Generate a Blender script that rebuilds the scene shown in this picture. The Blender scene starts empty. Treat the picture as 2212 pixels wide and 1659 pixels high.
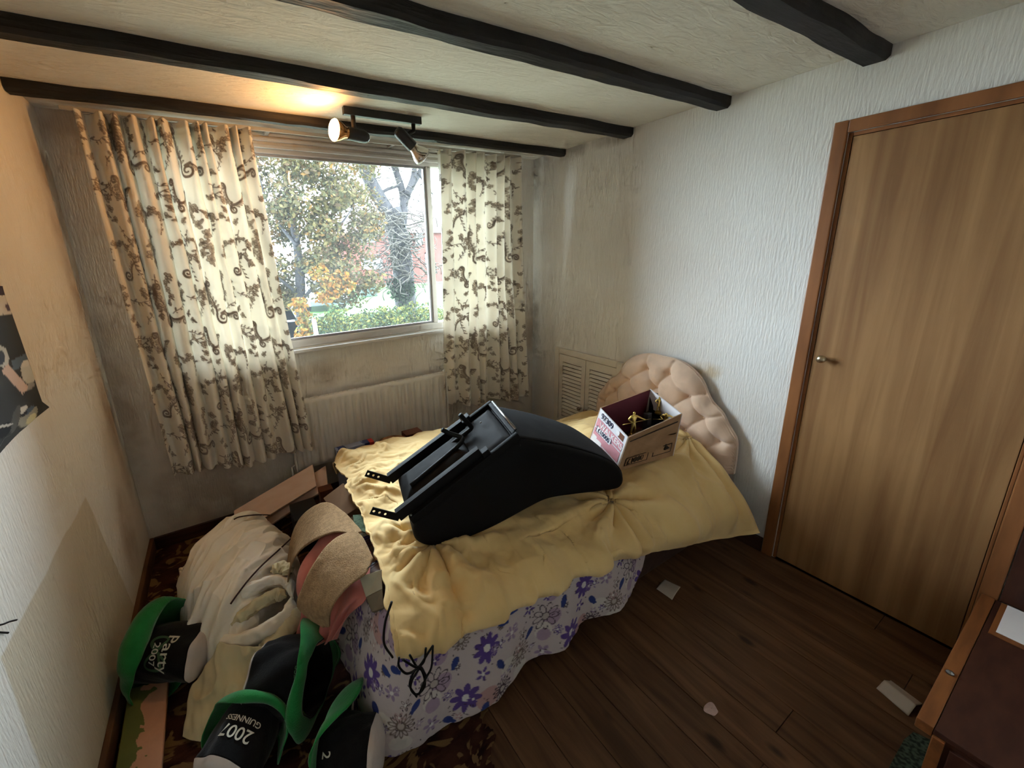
import bpy, bmesh, math, random
import numpy as np
from math import sin, cos, pi, radians, sqrt, exp
from mathutils import Vector, Matrix

# ------------------------------------------------------------------ camera, world, exposure
scene = bpy.context.scene
COL = scene.collection
CAM = dict(f=880.11, px=1002.47, py=774.67, yaw=30.497, pitch=14.457, roll=-2.128)
CC = np.array([-2.2464, -2.644, 1.5769])
_ya, _pi, _ro = (radians(CAM[k]) for k in ('yaw', 'pitch', 'roll'))
FW = np.array([sin(_ya) * cos(_pi), cos(_ya) * cos(_pi), -sin(_pi)])
_r = np.array([cos(_ya), -sin(_ya), 0.0])
_u = np.cross(_r, FW)
RT = _r * cos(_ro) + _u * sin(_ro)
UP = -_r * sin(_ro) + _u * cos(_ro)

cam_data = bpy.data.cameras.new('camera')
cam = bpy.data.objects.new('camera', cam_data)
COL.objects.link(cam)
cam_data.sensor_width = 36.0
cam_data.lens = CAM['f'] * 36.0 / 2212
cam_data.shift_x = (1106 - CAM['px']) / 2212
cam_data.shift_y = (CAM['py'] - 829.5) / 2212
cam_data.clip_start = 0.02
cam_data.clip_end = 300
cam.matrix_world = Matrix(((RT[0], UP[0], -FW[0], CC[0]), (RT[1], UP[1], -FW[1], CC[1]),
                           (RT[2], UP[2], -FW[2], CC[2]), (0, 0, 0, 1)))
scene.camera = cam

world = bpy.data.worlds.new('overcast_sky')
scene.world = world
world.use_nodes = True
_bg = world.node_tree.nodes['Background']
_bg.inputs['Color'].default_value = (0.74, 0.88, 1.0, 1)
_bg.inputs['Strength'].default_value = 15.6

# light portal lying in the window opening (guides sampling only, gives off nothing)
_pd = bpy.data.lights.new('window_portal', 'AREA')
_pd.shape = 'RECTANGLE'
_pd.size = 2.12
_pd.size_y = 1.10
_pd.cycles.is_portal = True
_po = bpy.data.objects.new('window_portal', _pd)
COL.objects.link(_po)
_po.location = (-1.41, 0.16, 1.62)
_po.rotation_euler = (radians(-90), 0, 0)

scene.view_settings.view_transform = 'Standard'
scene.view_settings.look = 'None'
scene.view_settings.gamma = 1.0
scene.view_settings.use_curve_mapping = False
scene.view_settings.exposure = 1.06
scene.cycles.use_denoising = True
scene.cycles.max_bounces = 7
scene.cycles.diffuse_bounces = 5
scene.cycles.glossy_bounces = 2
scene.cycles.transmission_bounces = 4
scene.cycles.use_adaptive_sampling = True
scene.cycles.adaptive_threshold = 0.1
scene.cycles.adaptive_min_samples = 12
scene.cycles.transparent_max_bounces = 12
scene.cycles.caustics_reflective = False
scene.cycles.caustics_refractive = False
scene.cycles.sample_clamp_indirect = 6.0

# ------------------------------------------------------------------ helpers
random.seed(7)
RNG = np.random.default_rng(11)


def ray(a, b):
    return FW + RT * (a - CAM['px']) / CAM['f'] - UP * (b - CAM['py']) / CAM['f']


def at(a, b, x=None, y=None, z=None):
    """point of the room seen at photograph pixel (a, b) on the plane x=, y= or z="""
    d = ray(a, b)
    for i, c in enumerate((x, y, z)):
        if c is not None:
            return CC + d * ((c - CC[i]) / d[i])


def lin(r, g, b):
    f = lambda c: c / 12.92 if c <= 0.04045 else ((c + 0.055) / 1.055) ** 2.4
    return (f(r / 255), f(g / 255), f(b / 255), 1.0)


def obj(name, V, F, mat=None, parent=None, smooth=False, col=None):
    me = bpy.data.meshes.new(name)
    V = np.asarray(V, dtype=float)
    me.from_pydata(V.tolist(), [], F if isinstance(F, list) else np.asarray(F).tolist())
    if col is not None:
        at_ = me.color_attributes.new('Col', 'FLOAT_COLOR', 'POINT')
        c = np.ones((len(V), 4), dtype=np.float32)
        c[:, :3] = np.asarray(col)[:, :3]
        at_.data.foreach_set('color', c.ravel())
    me.update()
    if smooth:
        me.polygons.foreach_set('use_smooth', [True] * len(me.polygons))
    o = bpy.data.objects.new(name, me)
    COL.objects.link(o)
    if mat is not None:
        me.materials.append(mat)
    if parent is not None:
        o.parent = parent
    return o


def tag(o, label=None, cat=None, group=None, kind=None):
    if label: o['label'] = label
    if cat: o['category'] = cat
    if group: o['group'] = group
    if kind: o['kind'] = kind
    return o


def thing(name, label, cat, group=None):
    o = bpy.data.objects.new(name, None)
    COL.objects.link(o)
    o.empty_display_size = 0.05
    return tag(o, label, cat, group)


def struct(o, label=None):
    return tag(o, label, kind='structure')


def place(root, loc):
    """put an Empty at its thing's base while the parts stay where they were built"""
    root.location = loc
    for c in root.children:
        c.matrix_parent_inverse = Matrix.Translation(-Vector(loc))


def bm_out(name, bm, mat, parent, smooth=False):
    me = bpy.data.meshes.new(name)
    bm.to_mesh(me)
    bm.free()
    me.materials.append(mat)
    if smooth:
        me.polygons.foreach_set('use_smooth', [True] * len(me.polygons))
    o = bpy.data.objects.new(name, me)
    COL.objects.link(o)
    if parent is not None:
        o.parent = parent
    return o


BOXF = [(0, 1, 3, 2), (4, 6, 7, 5), (0, 4, 5, 1), (2, 3, 7, 6), (0, 2, 6, 4), (1, 5, 7, 3)]


def box_vf(lo, hi):
    V = [(x, y, z) for x in (lo[0], hi[0]) for y in (lo[1], hi[1]) for z in (lo[2], hi[2])]
    return V, BOXF


def box(name, lo, hi, mat, parent=None, bevel=0.0, seg=2, M=None):
    V, F = box_vf(lo, hi)
    if not bevel and M is None:
        return obj(name, V, F, mat, parent)
    bm = bmesh.new()
    vs = [bm.verts.new(v) for v in V]
    for f in F: bm.faces.new([vs[i] for i in f])
    if bevel:
        bmesh.ops.bevel(bm, geom=list(bm.edges), offset=bevel, segments=seg, profile=0.6, affect='EDGES')
    bmesh.ops.recalc_face_normals(bm, faces=bm.faces)
    if M is not None: bm.transform(M)
    return bm_out(name, bm, mat, parent)


def boxes(name, lst, mat, parent=None):
    V, F = [], []
    for lo, hi in lst:
        v, f = box_vf(lo, hi)
        F += [tuple(i + len(V) for i in q) for q in f]
        V += v
    return obj(name, V, F, mat, parent)


def hexa(name, P, mat, parent=None, bevel=0.0):
    """solid from 8 corners: bottom ring 0-3, top ring 4-7"""
    bm = bmesh.new()
    vs = [bm.verts.new(tuple(p)) for p in P]
    for f in [(3, 2, 1, 0), (4, 5, 6, 7), (0, 1, 5, 4), (1, 2, 6, 5), (2, 3, 7, 6), (3, 0, 4, 7)]:
        bm.faces.new([vs[i] for i in f])
    bmesh.ops.recalc_face_normals(bm, faces=bm.faces)
    if bevel: bmesh.ops.bevel(bm, geom=list(bm.edges), offset=bevel, segments=2, profile=0.6, affect='EDGES')
    return bm_out(name, bm, mat, parent)


def prism(name, poly, ext, mat, parent=None, bevel=0.0, seg=2, smooth=False):
    """poly: 3D ring of points, ext: extrusion vector"""
    bm = bmesh.new()
    a = [bm.verts.new(tuple(p)) for p in poly]
    b = [bm.verts.new(tuple(np.array(p) + np.array(ext))) for p in poly]
    n = len(poly)
    bm.faces.new(a[::-1]); bm.faces.new(b)
    for i in range(n):
        bm.faces.new((a[i], a[(i + 1) % n], b[(i + 1) % n], b[i]))
    bmesh.ops.recalc_face_normals(bm, faces=bm.faces)
    if bevel:
        caps = [e for e in bm.edges if len(e.link_faces) == 2 and any(len(f.verts) == n and n != 4 or f in () for f in e.link_faces)]
        bmesh.ops.bevel(bm, geom=caps or list(bm.edges), offset=bevel, segments=seg, profile=0.6, affect='EDGES')
    return bm_out(name, bm, mat, parent, smooth)


def tube_vf(pts, r, n=8, closed=False):
    P = np.asarray(pts, dtype=float)
    m = len(P)
    rr = np.full(m, r) if np.isscalar(r) else np.asarray(r, dtype=float)
    T = np.roll(P, -1, 0) - np.roll(P, 1, 0) if closed else np.gradient(P, axis=0)
    T /= np.linalg.norm(T, axis=1)[:, None] + 1e-12
    ref = np.array([0, 0, 1.0]) if abs(T[0][2]) < 0.9 else np.array([1.0, 0, 0])
    N = np.cross(T[0], ref); N /= np.linalg.norm(N)
    V, F = [], []
    for i in range(m):
        N = N - T[i] * (N @ T[i]); N /= np.linalg.norm(N) + 1e-12
        B = np.cross(T[i], N)
        for k in range(n):
            a = 2 * pi * k / n
            V.append(P[i] + rr[i] * (cos(a) * N + sin(a) * B))
    for i in range(m if closed else m - 1):
        j = (i + 1) % m
        for k in range(n):
            l = (k + 1) % n
            F.append((i * n + k, i * n + l, j * n + l, j * n + k))
    if not closed:
        F.append(tuple(range(n - 1, -1, -1))); F.append(tuple((m - 1) * n + k for k in range(n)))
    return V, F


def tube(name, pts, r, mat, parent=None, n=8, closed=False):
    V, F = tube_vf(pts, r, n, closed)
    return obj(name, V, F, mat, parent, smooth=True)


def tubes(name, lst, mat, parent=None, n=6):
    V, F = [], []
    for pts, r in lst:
        v, f = tube_vf(pts, r, n)
        F += [tuple(i + len(V) for i in q) for q in f]
        V += list(v)
    return obj(name, V, F, mat, parent, smooth=True)


def spline(ctrl, n):
    """Catmull-Rom through control points (any dimension)"""
    P = np.asarray(ctrl, dtype=float)
    m = len(P)
    E = np.concatenate([[2 * P[0] - P[1]], P, [2 * P[-1] - P[-2]]])
    t = np.linspace(0, m - 1, n)
    i = np.minimum(t.astype(int), m - 2)
    f = (t - i).reshape((-1,) + (1,) * (P.ndim - 1))
    a, b, c, d = E[i], E[i + 1], E[i + 2], E[i + 3]
    return 0.5 * (2 * b + (c - a) * f + (2 * a - 5 * b + 4 * c - d) * f ** 2 + (3 * b - a - 3 * c + d) * f ** 3)


def crsurf(ctrl, nu, nv):
    S = spline(np.asarray(ctrl, dtype=float), nu)
    return np.swapaxes(spline(np.swapaxes(S, 0, 1), nv), 0, 1)


def grid_faces(nu, nv, wrap_u=False):
    i = np.arange(nu if wrap_u else nu - 1)[:, None]
    j = np.arange(nv - 1)[None, :]
    i2 = (i + 1) % nu
    return np.stack([i * nv + j, i2 * nv + j, i2 * nv + j + 1, i * nv + j + 1], -1).reshape(-1, 4)


def grid(name, P, mat, parent=None, col=None, thick=0.0, wrap_u=False, offset=-1, flip=False):
    nu, nv = P.shape[:2]
    F = grid_faces(nu, nv, wrap_u)
    if flip: F = F[:, ::-1]
    o = obj(name, P.reshape(-1, 3), F, mat, parent, smooth=True, col=None if col is None else col.reshape(-1, col.shape[-1]))
    if thick:
        m = o.modifiers.new('thickness', 'SOLIDIFY')
        m.thickness = thick; m.offset = offset
    return o


def gnormals(P):
    du = np.gradient(P, axis=0); dv = np.gradient(P, axis=1)
    N = np.cross(du, dv)
    return N / (np.linalg.norm(N, axis=-1, keepdims=True) + 1e-12)


def _hash(ix, iy, seed):
    h = (ix * 374761393 + iy * 668265263 + seed * 1274126177) & 0x7fffffff
    h = ((h ^ (h >> 13)) * 1274126177) & 0x7fffffff
    return ((h ^ (h >> 16)) & 0xffff) / 65535.0


def vnoise(x, y, seed=0):
    x = np.asarray(x, dtype=float); y = np.asarray(y, dtype=float)
    ix = np.floor(x).astype(np.int64); iy = np.floor(y).astype(np.int64)
    fx = x - ix; fy = y - iy
    fx = fx * fx * fx * (fx * (fx * 6 - 15) + 10); fy = fy * fy * fy * (fy * (fy * 6 - 15) + 10)
    a, b = _hash(ix, iy, seed), _hash(ix + 1, iy, seed)
    c, d = _hash(ix, iy + 1, seed), _hash(ix + 1, iy + 1, seed)
    return (a + (b - a) * fx) * (1 - fy) + (c + (d - c) * fx) * fy - 0.5


def fbm(x, y, seed=0, oct=3):
    s, a = 0, 1.0
    for k in range(oct):
        s = s + a * vnoise(x * 2 ** k, y * 2 ** k, seed + 17 * k); a *= 0.5
    return s


def ridge(x, y, seed=0, k=14):
    """sharp creases: 1 on the crease line, falling off"""
    return np.exp(-np.abs(vnoise(x, y, seed)) * k)


def lathe_vf(prof, n=24, closed_ends=True):
    """prof: list of (r, z) about +Z"""
    V, F = [], []
    for r, z in prof:
        for k in range(n):
            a = 2 * pi * k / n
            V.append((r * cos(a), r * sin(a), z))
    m = len(prof)
    for i in range(m - 1):
        for k in range(n):
            l = (k + 1) % n
            F.append((i * n + k, i * n + l, (i + 1) * n + l, (i + 1) * n + k))
    if closed_ends:
        F.append(tuple(range(n - 1, -1, -1))); F.append(tuple((m - 1) * n + k for k in range(n)))
    return np.array(V), F


def axis_M(origin, z, xhint=(0, 0, 1)):
    z = np.array(z, dtype=float); z /= np.linalg.norm(z)
    x = np.array(xhint, dtype=float); x -= z * (x @ z)
    if np.linalg.norm(x) < 1e-6: x = np.array([1.0, 0, 0]) - z * z[0]
    x /= np.linalg.norm(x); y = np.cross(z, x)
    return np.array(origin, dtype=float), np.stack([x, y, z], 1)


def lathe(name, prof, origin, zdir, mat, parent=None, n=24, xhint=(0, 0, 1), closed=True, squash=1.0):
    V, F = lathe_vf(prof, n, closed)
    V = V * np.array([squash, 1, 1])
    o, R = axis_M(origin, zdir, xhint)
    ob = obj(name, V @ R.T + o, F, mat, parent, smooth=True)
    m = ob.modifiers.new('edges', 'EDGE_SPLIT'); m.split_angle = radians(50)
    return ob


def text(name, body, origin, xdir, ydir, size, mat, parent, extrude=0.0004, shear=0.0, bold=0.0, align='CENTER', sx=1.0):
    cu = bpy.data.curves.new(name, 'FONT')
    cu.body = body; cu.size = size; cu.extrude = extrude; cu.shear = shear; cu.offset = bold
    cu.align_x = align; cu.align_y = 'CENTER'
    cu.materials.append(mat)
    o = bpy.data.objects.new(name, cu)
    COL.objects.link(o)
    x = Vector(xdir).normalized(); y = Vector(ydir); y = (y - x * y.dot(x)).normalized(); z = x.cross(y)
    M = Matrix((x, y, z)).transposed().to_4x4()
    M.translation = Vector(origin)
    M = M @ Matrix.Diagonal((sx, 1, 1, 1))
    # keep it a real mesh, like every other part
    dg = bpy.context.evaluated_depsgraph_get()
    me = bpy.data.meshes.new_from_object(o.evaluated_get(dg))
    bpy.data.objects.remove(o)
    me.transform(M)
    ob = bpy.data.objects.new(name, me)
    COL.objects.link(ob)
    if parent is not None: ob.parent = parent
    return ob


# ------------------------------------------------------------------ materials
def mk(name, rgb, rough=0.6, var=0.0, vs=8.0, col2=None, bump=0.0, bs=60.0, stretch=(1, 1, 1), metal=0.0, spec=0.3,
       attr=False, translucent=0.0, sheen=0.0, distort=0.0, ramp=(0.35, 0.65), bstretch=None, rnd=0.0, detail=4.0, emit=None, coat=0.0):
    m = bpy.data.materials.new(name)
    m.use_nodes = True
    nt = m.node_tree
    N, L = nt.nodes, nt.links
    b = N['Principled BSDF']
    b.inputs['Roughness'].default_value = rough
    b.inputs['Metallic'].default_value = metal
    b.inputs['Specular IOR Level'].default_value = spec
    b.inputs['Sheen Weight'].default_value = sheen
    b.inputs['Coat Weight'].default_value = coat
    c = lin(*rgb)
    b.inputs['Base Color'].default_value = c
    tc = N.new('ShaderNodeTexCoord')
    out = None
    if attr:
        a = N.new('ShaderNodeAttribute'); a.attribute_name = 'Col'; out = a.outputs['Color']
    if var or col2:
        mp = N.new('ShaderNodeMapping'); mp.inputs['Scale'].default_value = stretch
        L.new(tc.outputs['Object'], mp.inputs['Vector'])
        no = N.new('ShaderNodeTexNoise'); no.inputs['Scale'].default_value = vs
        no.inputs['Detail'].default_value = detail; no.inputs['Distortion'].default_value = distort
        L.new(mp.outputs['Vector'], no.inputs['Vector'])
        rp = N.new('ShaderNodeValToRGB')
        rp.color_ramp.elements[0].position = ramp[0]; rp.color_ramp.elements[1].position = ramp[1]
        c2 = lin(*col2) if col2 else None
        if attr:
            rp.color_ramp.elements[0].color = (1 - var, 1 - var, 1 - var, 1); rp.color_ramp.elements[1].color = (1, 1, 1, 1)
            mx = N.new('ShaderNodeMix'); mx.data_type = 'RGBA'; mx.blend_type = 'MULTIPLY'; mx.inputs[0].default_value = 1
            L.new(out, mx.inputs[6]); L.new(rp.outputs['Color'], mx.inputs[7]); out = mx.outputs[2]
        else:
            rp.color_ramp.elements[0].color = c2 if c2 else tuple(x * (1 - var) for x in c[:3]) + (1,)
            rp.color_ramp.elements[1].color = c if c2 else tuple(min(1, x * (1 + var)) for x in c[:3]) + (1,)
            L.new(no.outputs['Fac'], rp.inputs['Fac']); out = rp.outputs['Color']
        if attr: L.new(no.outputs['Fac'], rp.inputs['Fac'])
    if rnd:
        oi = N.new('ShaderNodeObjectInfo')
        mr = N.new('ShaderNodeMapRange'); mr.inputs['To Min'].default_value = 1 - rnd; mr.inputs['To Max'].default_value = 1 + rnd
        L.new(oi.outputs['Random'], mr.inputs['Value'])
        mx = N.new('ShaderNodeMix'); mx.data_type = 'RGBA'; mx.blend_type = 'MULTIPLY'; mx.inputs[0].default_value = 1
        if out is not None: L.new(out, mx.inputs[6])
        else: mx.inputs[6].default_value = c
        L.new(mr.outputs['Result'], mx.inputs[7]); out = mx.outputs[2]
    if out is not None: L.new(out, b.inputs['Base Color'])
    if bump:
        mp2 = N.new('ShaderNodeMapping'); mp2.inputs['Scale'].default_value = bstretch or stretch
        L.new(tc.outputs['Object'], mp2.inputs['Vector'])
        n2 = N.new('ShaderNodeTexNoise'); n2.inputs['Scale'].default_value = bs; n2.inputs['Detail'].default_value = 3
        n2.inputs['Distortion'].default_value = distort
        L.new(mp2.outputs['Vector'], n2.inputs['Vector'])
        bp = N.new('ShaderNodeBump'); bp.inputs['Strength'].default_value = bump; bp.inputs['Distance'].default_value = 0.01
        L.new(n2.outputs['Fac'], bp.inputs['Height']); L.new(bp.outputs['Normal'], b.inputs['Normal'])
    if translucent:
        t = N.new('ShaderNodeBsdfTranslucent')
        if out is not None: L.new(out, t.inputs['Color'])
        else: t.inputs['Color'].default_value = c
        ms = N.new('ShaderNodeMixShader'); ms.inputs[0].default_value = translucent
        L.new(b.outputs[0], ms.inputs[1]); L.new(t.outputs[0], ms.inputs[2])
        L.new(ms.outputs[0], N['Material Output'].inputs['Surface'])
    if emit:
        b.inputs['Emission Color'].default_value = lin(*emit[0]); b.inputs['Emission Strength'].default_value = emit[1]
    return m


def nodes(m): return m.node_tree.nodes, m.node_tree.links


MAT = {}
# ------------------------------------------------------------------ room shell
XL, H, YB = -2.80, 2.258, -3.15          # left wall, ceiling, wall behind the camera
WX0, WX1, WZ0, WZ1 = -2.45, -0.365, 1.045, 2.185   # window opening in the wall
DY0, DY1, DZ = -1.905, -2.535, 1.985     # door opening in the right wall


def wallpaper(name, base, grime, streak=7.0, patch=None):
    m = mk(name, base, rough=0.85, col2=grime, vs=1.6, ramp=(0.30, 0.62), bump=0.42, bs=120, bstretch=(1, 1, 0.16), spec=0.15)
    return m


MAT['wall_r'] = wallpaper('embossed_wallpaper_right', (229, 227, 224), (221, 216, 210))
MAT['wall_w'] = wallpaper('embossed_wallpaper_window', (230, 224, 215), (221, 212, 199))
MAT['wall_l'] = wallpaper('embossed_wallpaper_left', (222, 214, 200), (210, 199, 182))
MAT['wall_b'] = wallpaper('embossed_wallpaper_back', (228, 224, 216), (220, 214, 204))


def add_stains(m, spots, col, scale=9.0, amt=0.85):
    """blotchy marks with a shape of their own: spots = (centre, radius)"""
    N, L = nodes(m)
    b = N['Principled BSDF']
    src = b.inputs['Base Color'].links[0].from_socket
    tc = N.new('ShaderNodeTexCoord')
    no = N.new('ShaderNodeTexNoise'); no.inputs['Scale'].default_value = scale; no.inputs['Detail'].default_value = 6
    L.new(tc.outputs['Object'], no.inputs['Vector'])
    tot = None
    for (cx, cy, cz), rad, st in spots:
        vm = N.new('ShaderNodeVectorMath'); vm.operation = 'SUBTRACT'; vm.inputs[1].default_value = (cx, cy, cz)
        L.new(tc.outputs['Object'], vm.inputs[0])
        sc = N.new('ShaderNodeVectorMath'); sc.operation = 'MULTIPLY'; sc.inputs[1].default_value = st
        L.new(vm.outputs[0], sc.inputs[0])
        ln = N.new('ShaderNodeVectorMath'); ln.operation = 'LENGTH'; L.new(sc.outputs[0], ln.inputs[0])
        mr = N.new('ShaderNodeMapRange'); mr.inputs['From Min'].default_value = 0; mr.inputs['From Max'].default_value = rad
        mr.inputs['To Min'].default_value = 1; mr.inputs['To Max'].default_value = 0
        L.new(ln.outputs['Value'], mr.inputs['Value'])
        if tot is None: tot = mr.outputs['Result']
        else:
            mx = N.new('ShaderNodeMath'); mx.operation = 'MAXIMUM'
            L.new(tot, mx.inputs[0]); L.new(mr.outputs['Result'], mx.inputs[1]); tot = mx.outputs[0]
    mu = N.new('ShaderNodeMath'); mu.operation = 'MULTIPLY'; L.new(tot, mu.inputs[0]); L.new(no.outputs['Fac'], mu.inputs[1])
    mr = N.new('ShaderNodeMapRange'); mr.inputs['From Min'].default_value = 0.16; mr.inputs['From Max'].default_value = 0.42
    mr.inputs['To Max'].default_value = amt
    L.new(mu.outputs[0], mr.inputs['Value'])
    mix = N.new('ShaderNodeMix'); mix.data_type = 'RGBA'
    L.new(mr.outputs['Result'], mix.inputs[0]); L.new(src, mix.inputs[6]); mix.inputs[7].default_value = lin(*col)
    L.new(mix.outputs[2], b.inputs['Base Color'])


add_stains(MAT['wall_r'], [((0, -0.02, 1.0), 0.55, (1, 5, 1)), ((0, -0.75, 2.25), 0.22, (1, 0.7, 2)), ((0, -0.4, 2.24), 0.2, (1, .8, 2)),
                           ((0, -0.03, 2.2), 0.3, (1, 3, .6))], (120, 106, 88), 11, 0.55)
add_stains(MAT['wall_r'], [((0, -1.47, 0.90), 0.14, (1, 1, 1.6))], (196, 174, 140), 14, .8)
add_stains(MAT['wall_w'], [((-0.03, 0, 1.0), 0.5, (4, 1, 1)), ((-2.7, 0, 2.2), 0.35, (1.5, 1, 1.5)), ((-1.75, 0, 0.86), 0.35, (1.2, 1, 2.2)),
                           ((-2.45, 0, 0.3), 0.5, (1, 1, 1)), ((-2.78, 0, 0.9), 0.7, (5, 1, 0.8))], (150, 126, 98), 9, 0.5)
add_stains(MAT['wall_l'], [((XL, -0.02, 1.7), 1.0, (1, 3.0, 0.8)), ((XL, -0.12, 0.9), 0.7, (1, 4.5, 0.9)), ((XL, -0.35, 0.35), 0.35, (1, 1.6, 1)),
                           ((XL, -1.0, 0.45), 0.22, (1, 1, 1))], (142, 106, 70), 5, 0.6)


def bare_patches(m):
    """where wallpaper has come off the left wall: whiter lining below a slanting tear"""
    N, L = nodes(m)
    b = N['Principled BSDF']
    src = b.inputs['Base Color'].links[0].from_socket
    tc = N.new('ShaderNodeTexCoord')
    sp = N.new('ShaderNodeSeparateXYZ'); L.new(tc.outputs['Object'], sp.inputs[0])
    no = N.new('ShaderNodeTexNoise'); no.inputs['Scale'].default_value = 5; L.new(tc.outputs['Object'], no.inputs['Vector'])

    def half(ay, az, c, soft):      # ay*y + az*z + c (+ noise) > 0
        a = N.new('ShaderNodeMath'); a.operation = 'MULTIPLY'; a.inputs[1].default_value = ay; L.new(sp.outputs['Y'], a.inputs[0])
        d = N.new('ShaderNodeMath'); d.operation = 'MULTIPLY_ADD'; d.inputs[1].default_value = az; L.new(sp.outputs['Z'], d.inputs[0]); L.new(a.outputs[0], d.inputs[2])
        e = N.new('ShaderNodeMath'); e.operation = 'MULTIPLY_ADD'; e.inputs[1].default_value = 0.03; L.new(no.outputs['Fac'], e.inputs[0]); L.new(d.outputs[0], e.inputs[2])
        r = N.new('ShaderNodeMapRange'); r.inputs['From Min'].default_value = -c - soft; r.inputs['From Max'].default_value = -c + soft
        L.new(e.outputs[0], r.inputs['Value']); return r.outputs['Result']

    def mul(p, q):
        k = N.new('ShaderNodeMath'); k.operation = 'MULTIPLY'; L.new(p, k.inputs[0]); L.new(q, k.inputs[1]); return k.outputs[0]

    # everything below the poster (z < 1.17) and nearer than y = -0.42 is the bare lining
    bare = mul(half(0, -1, 1.16, 0.05), half(-1, 0.35, -0.62, 0.10))
    # a sheet of paper still hangs on: triangle between two tears
    p1 = at(0, 1420, x=XL); p2 = at(185, 1075, x=XL); p3 = at(330, 1400, x=XL); p4 = at(80, 1640, x=XL)
    def line(a, b, inside):
        n = np.array([b[2] - a[2], -(b[1] - a[1])]); n /= np.linalg.norm(n); c = -(n @ a[1:])
        if n @ inside[1:] + c < 0: n, c = -n, -c
        return half(n[0], n[1], c - 0.015, 0.004)
    ctr = (p1 + p2 + p3) / 3
    tri = mul(mul(line(p1, p2, ctr), line(p2, p3, ctr)), line(p1, p4, ctr))
    mx = N.new('ShaderNodeMix'); mx.data_type = 'RGBA'; L.new(bare, mx.inputs[0]); L.new(src, mx.inputs[6]); mx.inputs[7].default_value = lin(226, 224, 217)
    m2 = N.new('ShaderNodeMix'); m2.data_type = 'RGBA'; L.new(tri, m2.inputs[0]); L.new(mx.outputs[2], m2.inputs[6]); m2.inputs[7].default_value = lin(205, 196, 176)
    L.new(m2.outputs[2], b.inputs['Base Color'])


bare_patches(MAT['wall_l'])

# floor
MAT['sub'] = mk('dark_subfloor', (30, 22, 16), 0.9, var=0.2)
MAT['plank'] = mk('stained_floorboard', (112, 80, 56), 0.55, col2=(78, 52, 34), vs=3.0, stretch=(9, 0.9, 1), bump=0.15, bs=30, rnd=0.14, distort=0.6, spec=0.25)


def knots(m):
    N, L = nodes(m); b = N['Principled BSDF']
    src = b.inputs['Base Color'].links[0].from_socket
    tc = N.new('ShaderNodeTexCoord'); mp = N.new('ShaderNodeMapping'); mp.inputs['Scale'].default_value = (7.5, 3.4, 1)
    L.new(tc.outputs['Object'], mp.inputs['Vector'])
    vo = N.new('ShaderNodeTexVoronoi'); vo.inputs['Scale'].default_value = 1.0; vo.inputs['Randomness'].default_value = 1.0; L.new(mp.outputs[0], vo.inputs['Vector'])
    mr = N.new('ShaderNodeMapRange'); mr.inputs['From Min'].default_value = 0.06; mr.inputs['From Max'].default_value = 0.14
    mr.inputs['To Min'].default_value = 0.85; mr.inputs['To Max'].default_value = 0
    L.new(vo.outputs['Distance'], mr.inputs['Value'])
    mx = N.new('ShaderNodeMix'); mx.data_type = 'RGBA'; L.new(mr.outputs['Result'], mx.inputs[0]); L.new(src, mx.inputs[6]); mx.inputs[7].default_value = lin(38, 22, 13)
    L.new(mx.outputs[2], b.inputs['Base Color'])


knots(MAT['plank'])
floor = struct(box('floor', (XL - .1, YB, -0.12), (0.1, 0.0, -0.022), MAT['sub']))
PW = 0.1273
nb = 22
for i in range(nb):
    x0 = XL + i * PW
    cut = -1.2 - 1.9 * random.random()
    for (a, b_) in ((-0.001, cut + .001), (cut - .001, YB + .001)):
        box('floorboard', (x0 + .0012, b_, -0.022), (x0 + PW - .0012, a, 0.0 - 0.0008 * random.random()), MAT['plank'], floor, 0.0008, 1)

# walls
wall_w = struct(boxes('wall_window', [((XL - .1, 0, -.12), (WX0, .2, H)), ((WX1, 0, -.12), (0.1, .2, H)),
                                      ((WX0, 0, -.12), (WX1, .2, WZ0)), ((WX0, 0, WZ1), (WX1, .2, H))], MAT['wall_w']))
wall_r = struct(boxes('wall_right', [((0, DY0, -.12), (.1, 0, H)), ((0, YB, -.12), (.1, DY1, H)), ((0, DY1, DZ), (.1, DY0, H)), ((.06, DY1, -.12), (.1, DY0, DZ))], MAT['wall_r']))  # last box: unseen panel added behind the door to stop light leaks
wall_l = struct(boxes('wall_left', [((XL - .1, YB, -.12), (XL, 0, H))], MAT['wall_l']))
wall_b = struct(boxes('wall_back', [((XL - .1, YB - .1, -.12), (.1, YB, H))], MAT['wall_b']))
MAT['ceil'] = mk('swirled_textured_ceiling', (222, 217, 207), 0.9, col2=(212, 206, 194), vs=1.5, bump=0.6, bs=13, bstretch=(0.8, 2.6, 1), distort=1.4, spec=0.1)
struct(boxes('ceiling', [((XL - .1, YB - .1, H), (.1, .2, H + .1))], MAT['ceil']))

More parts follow.
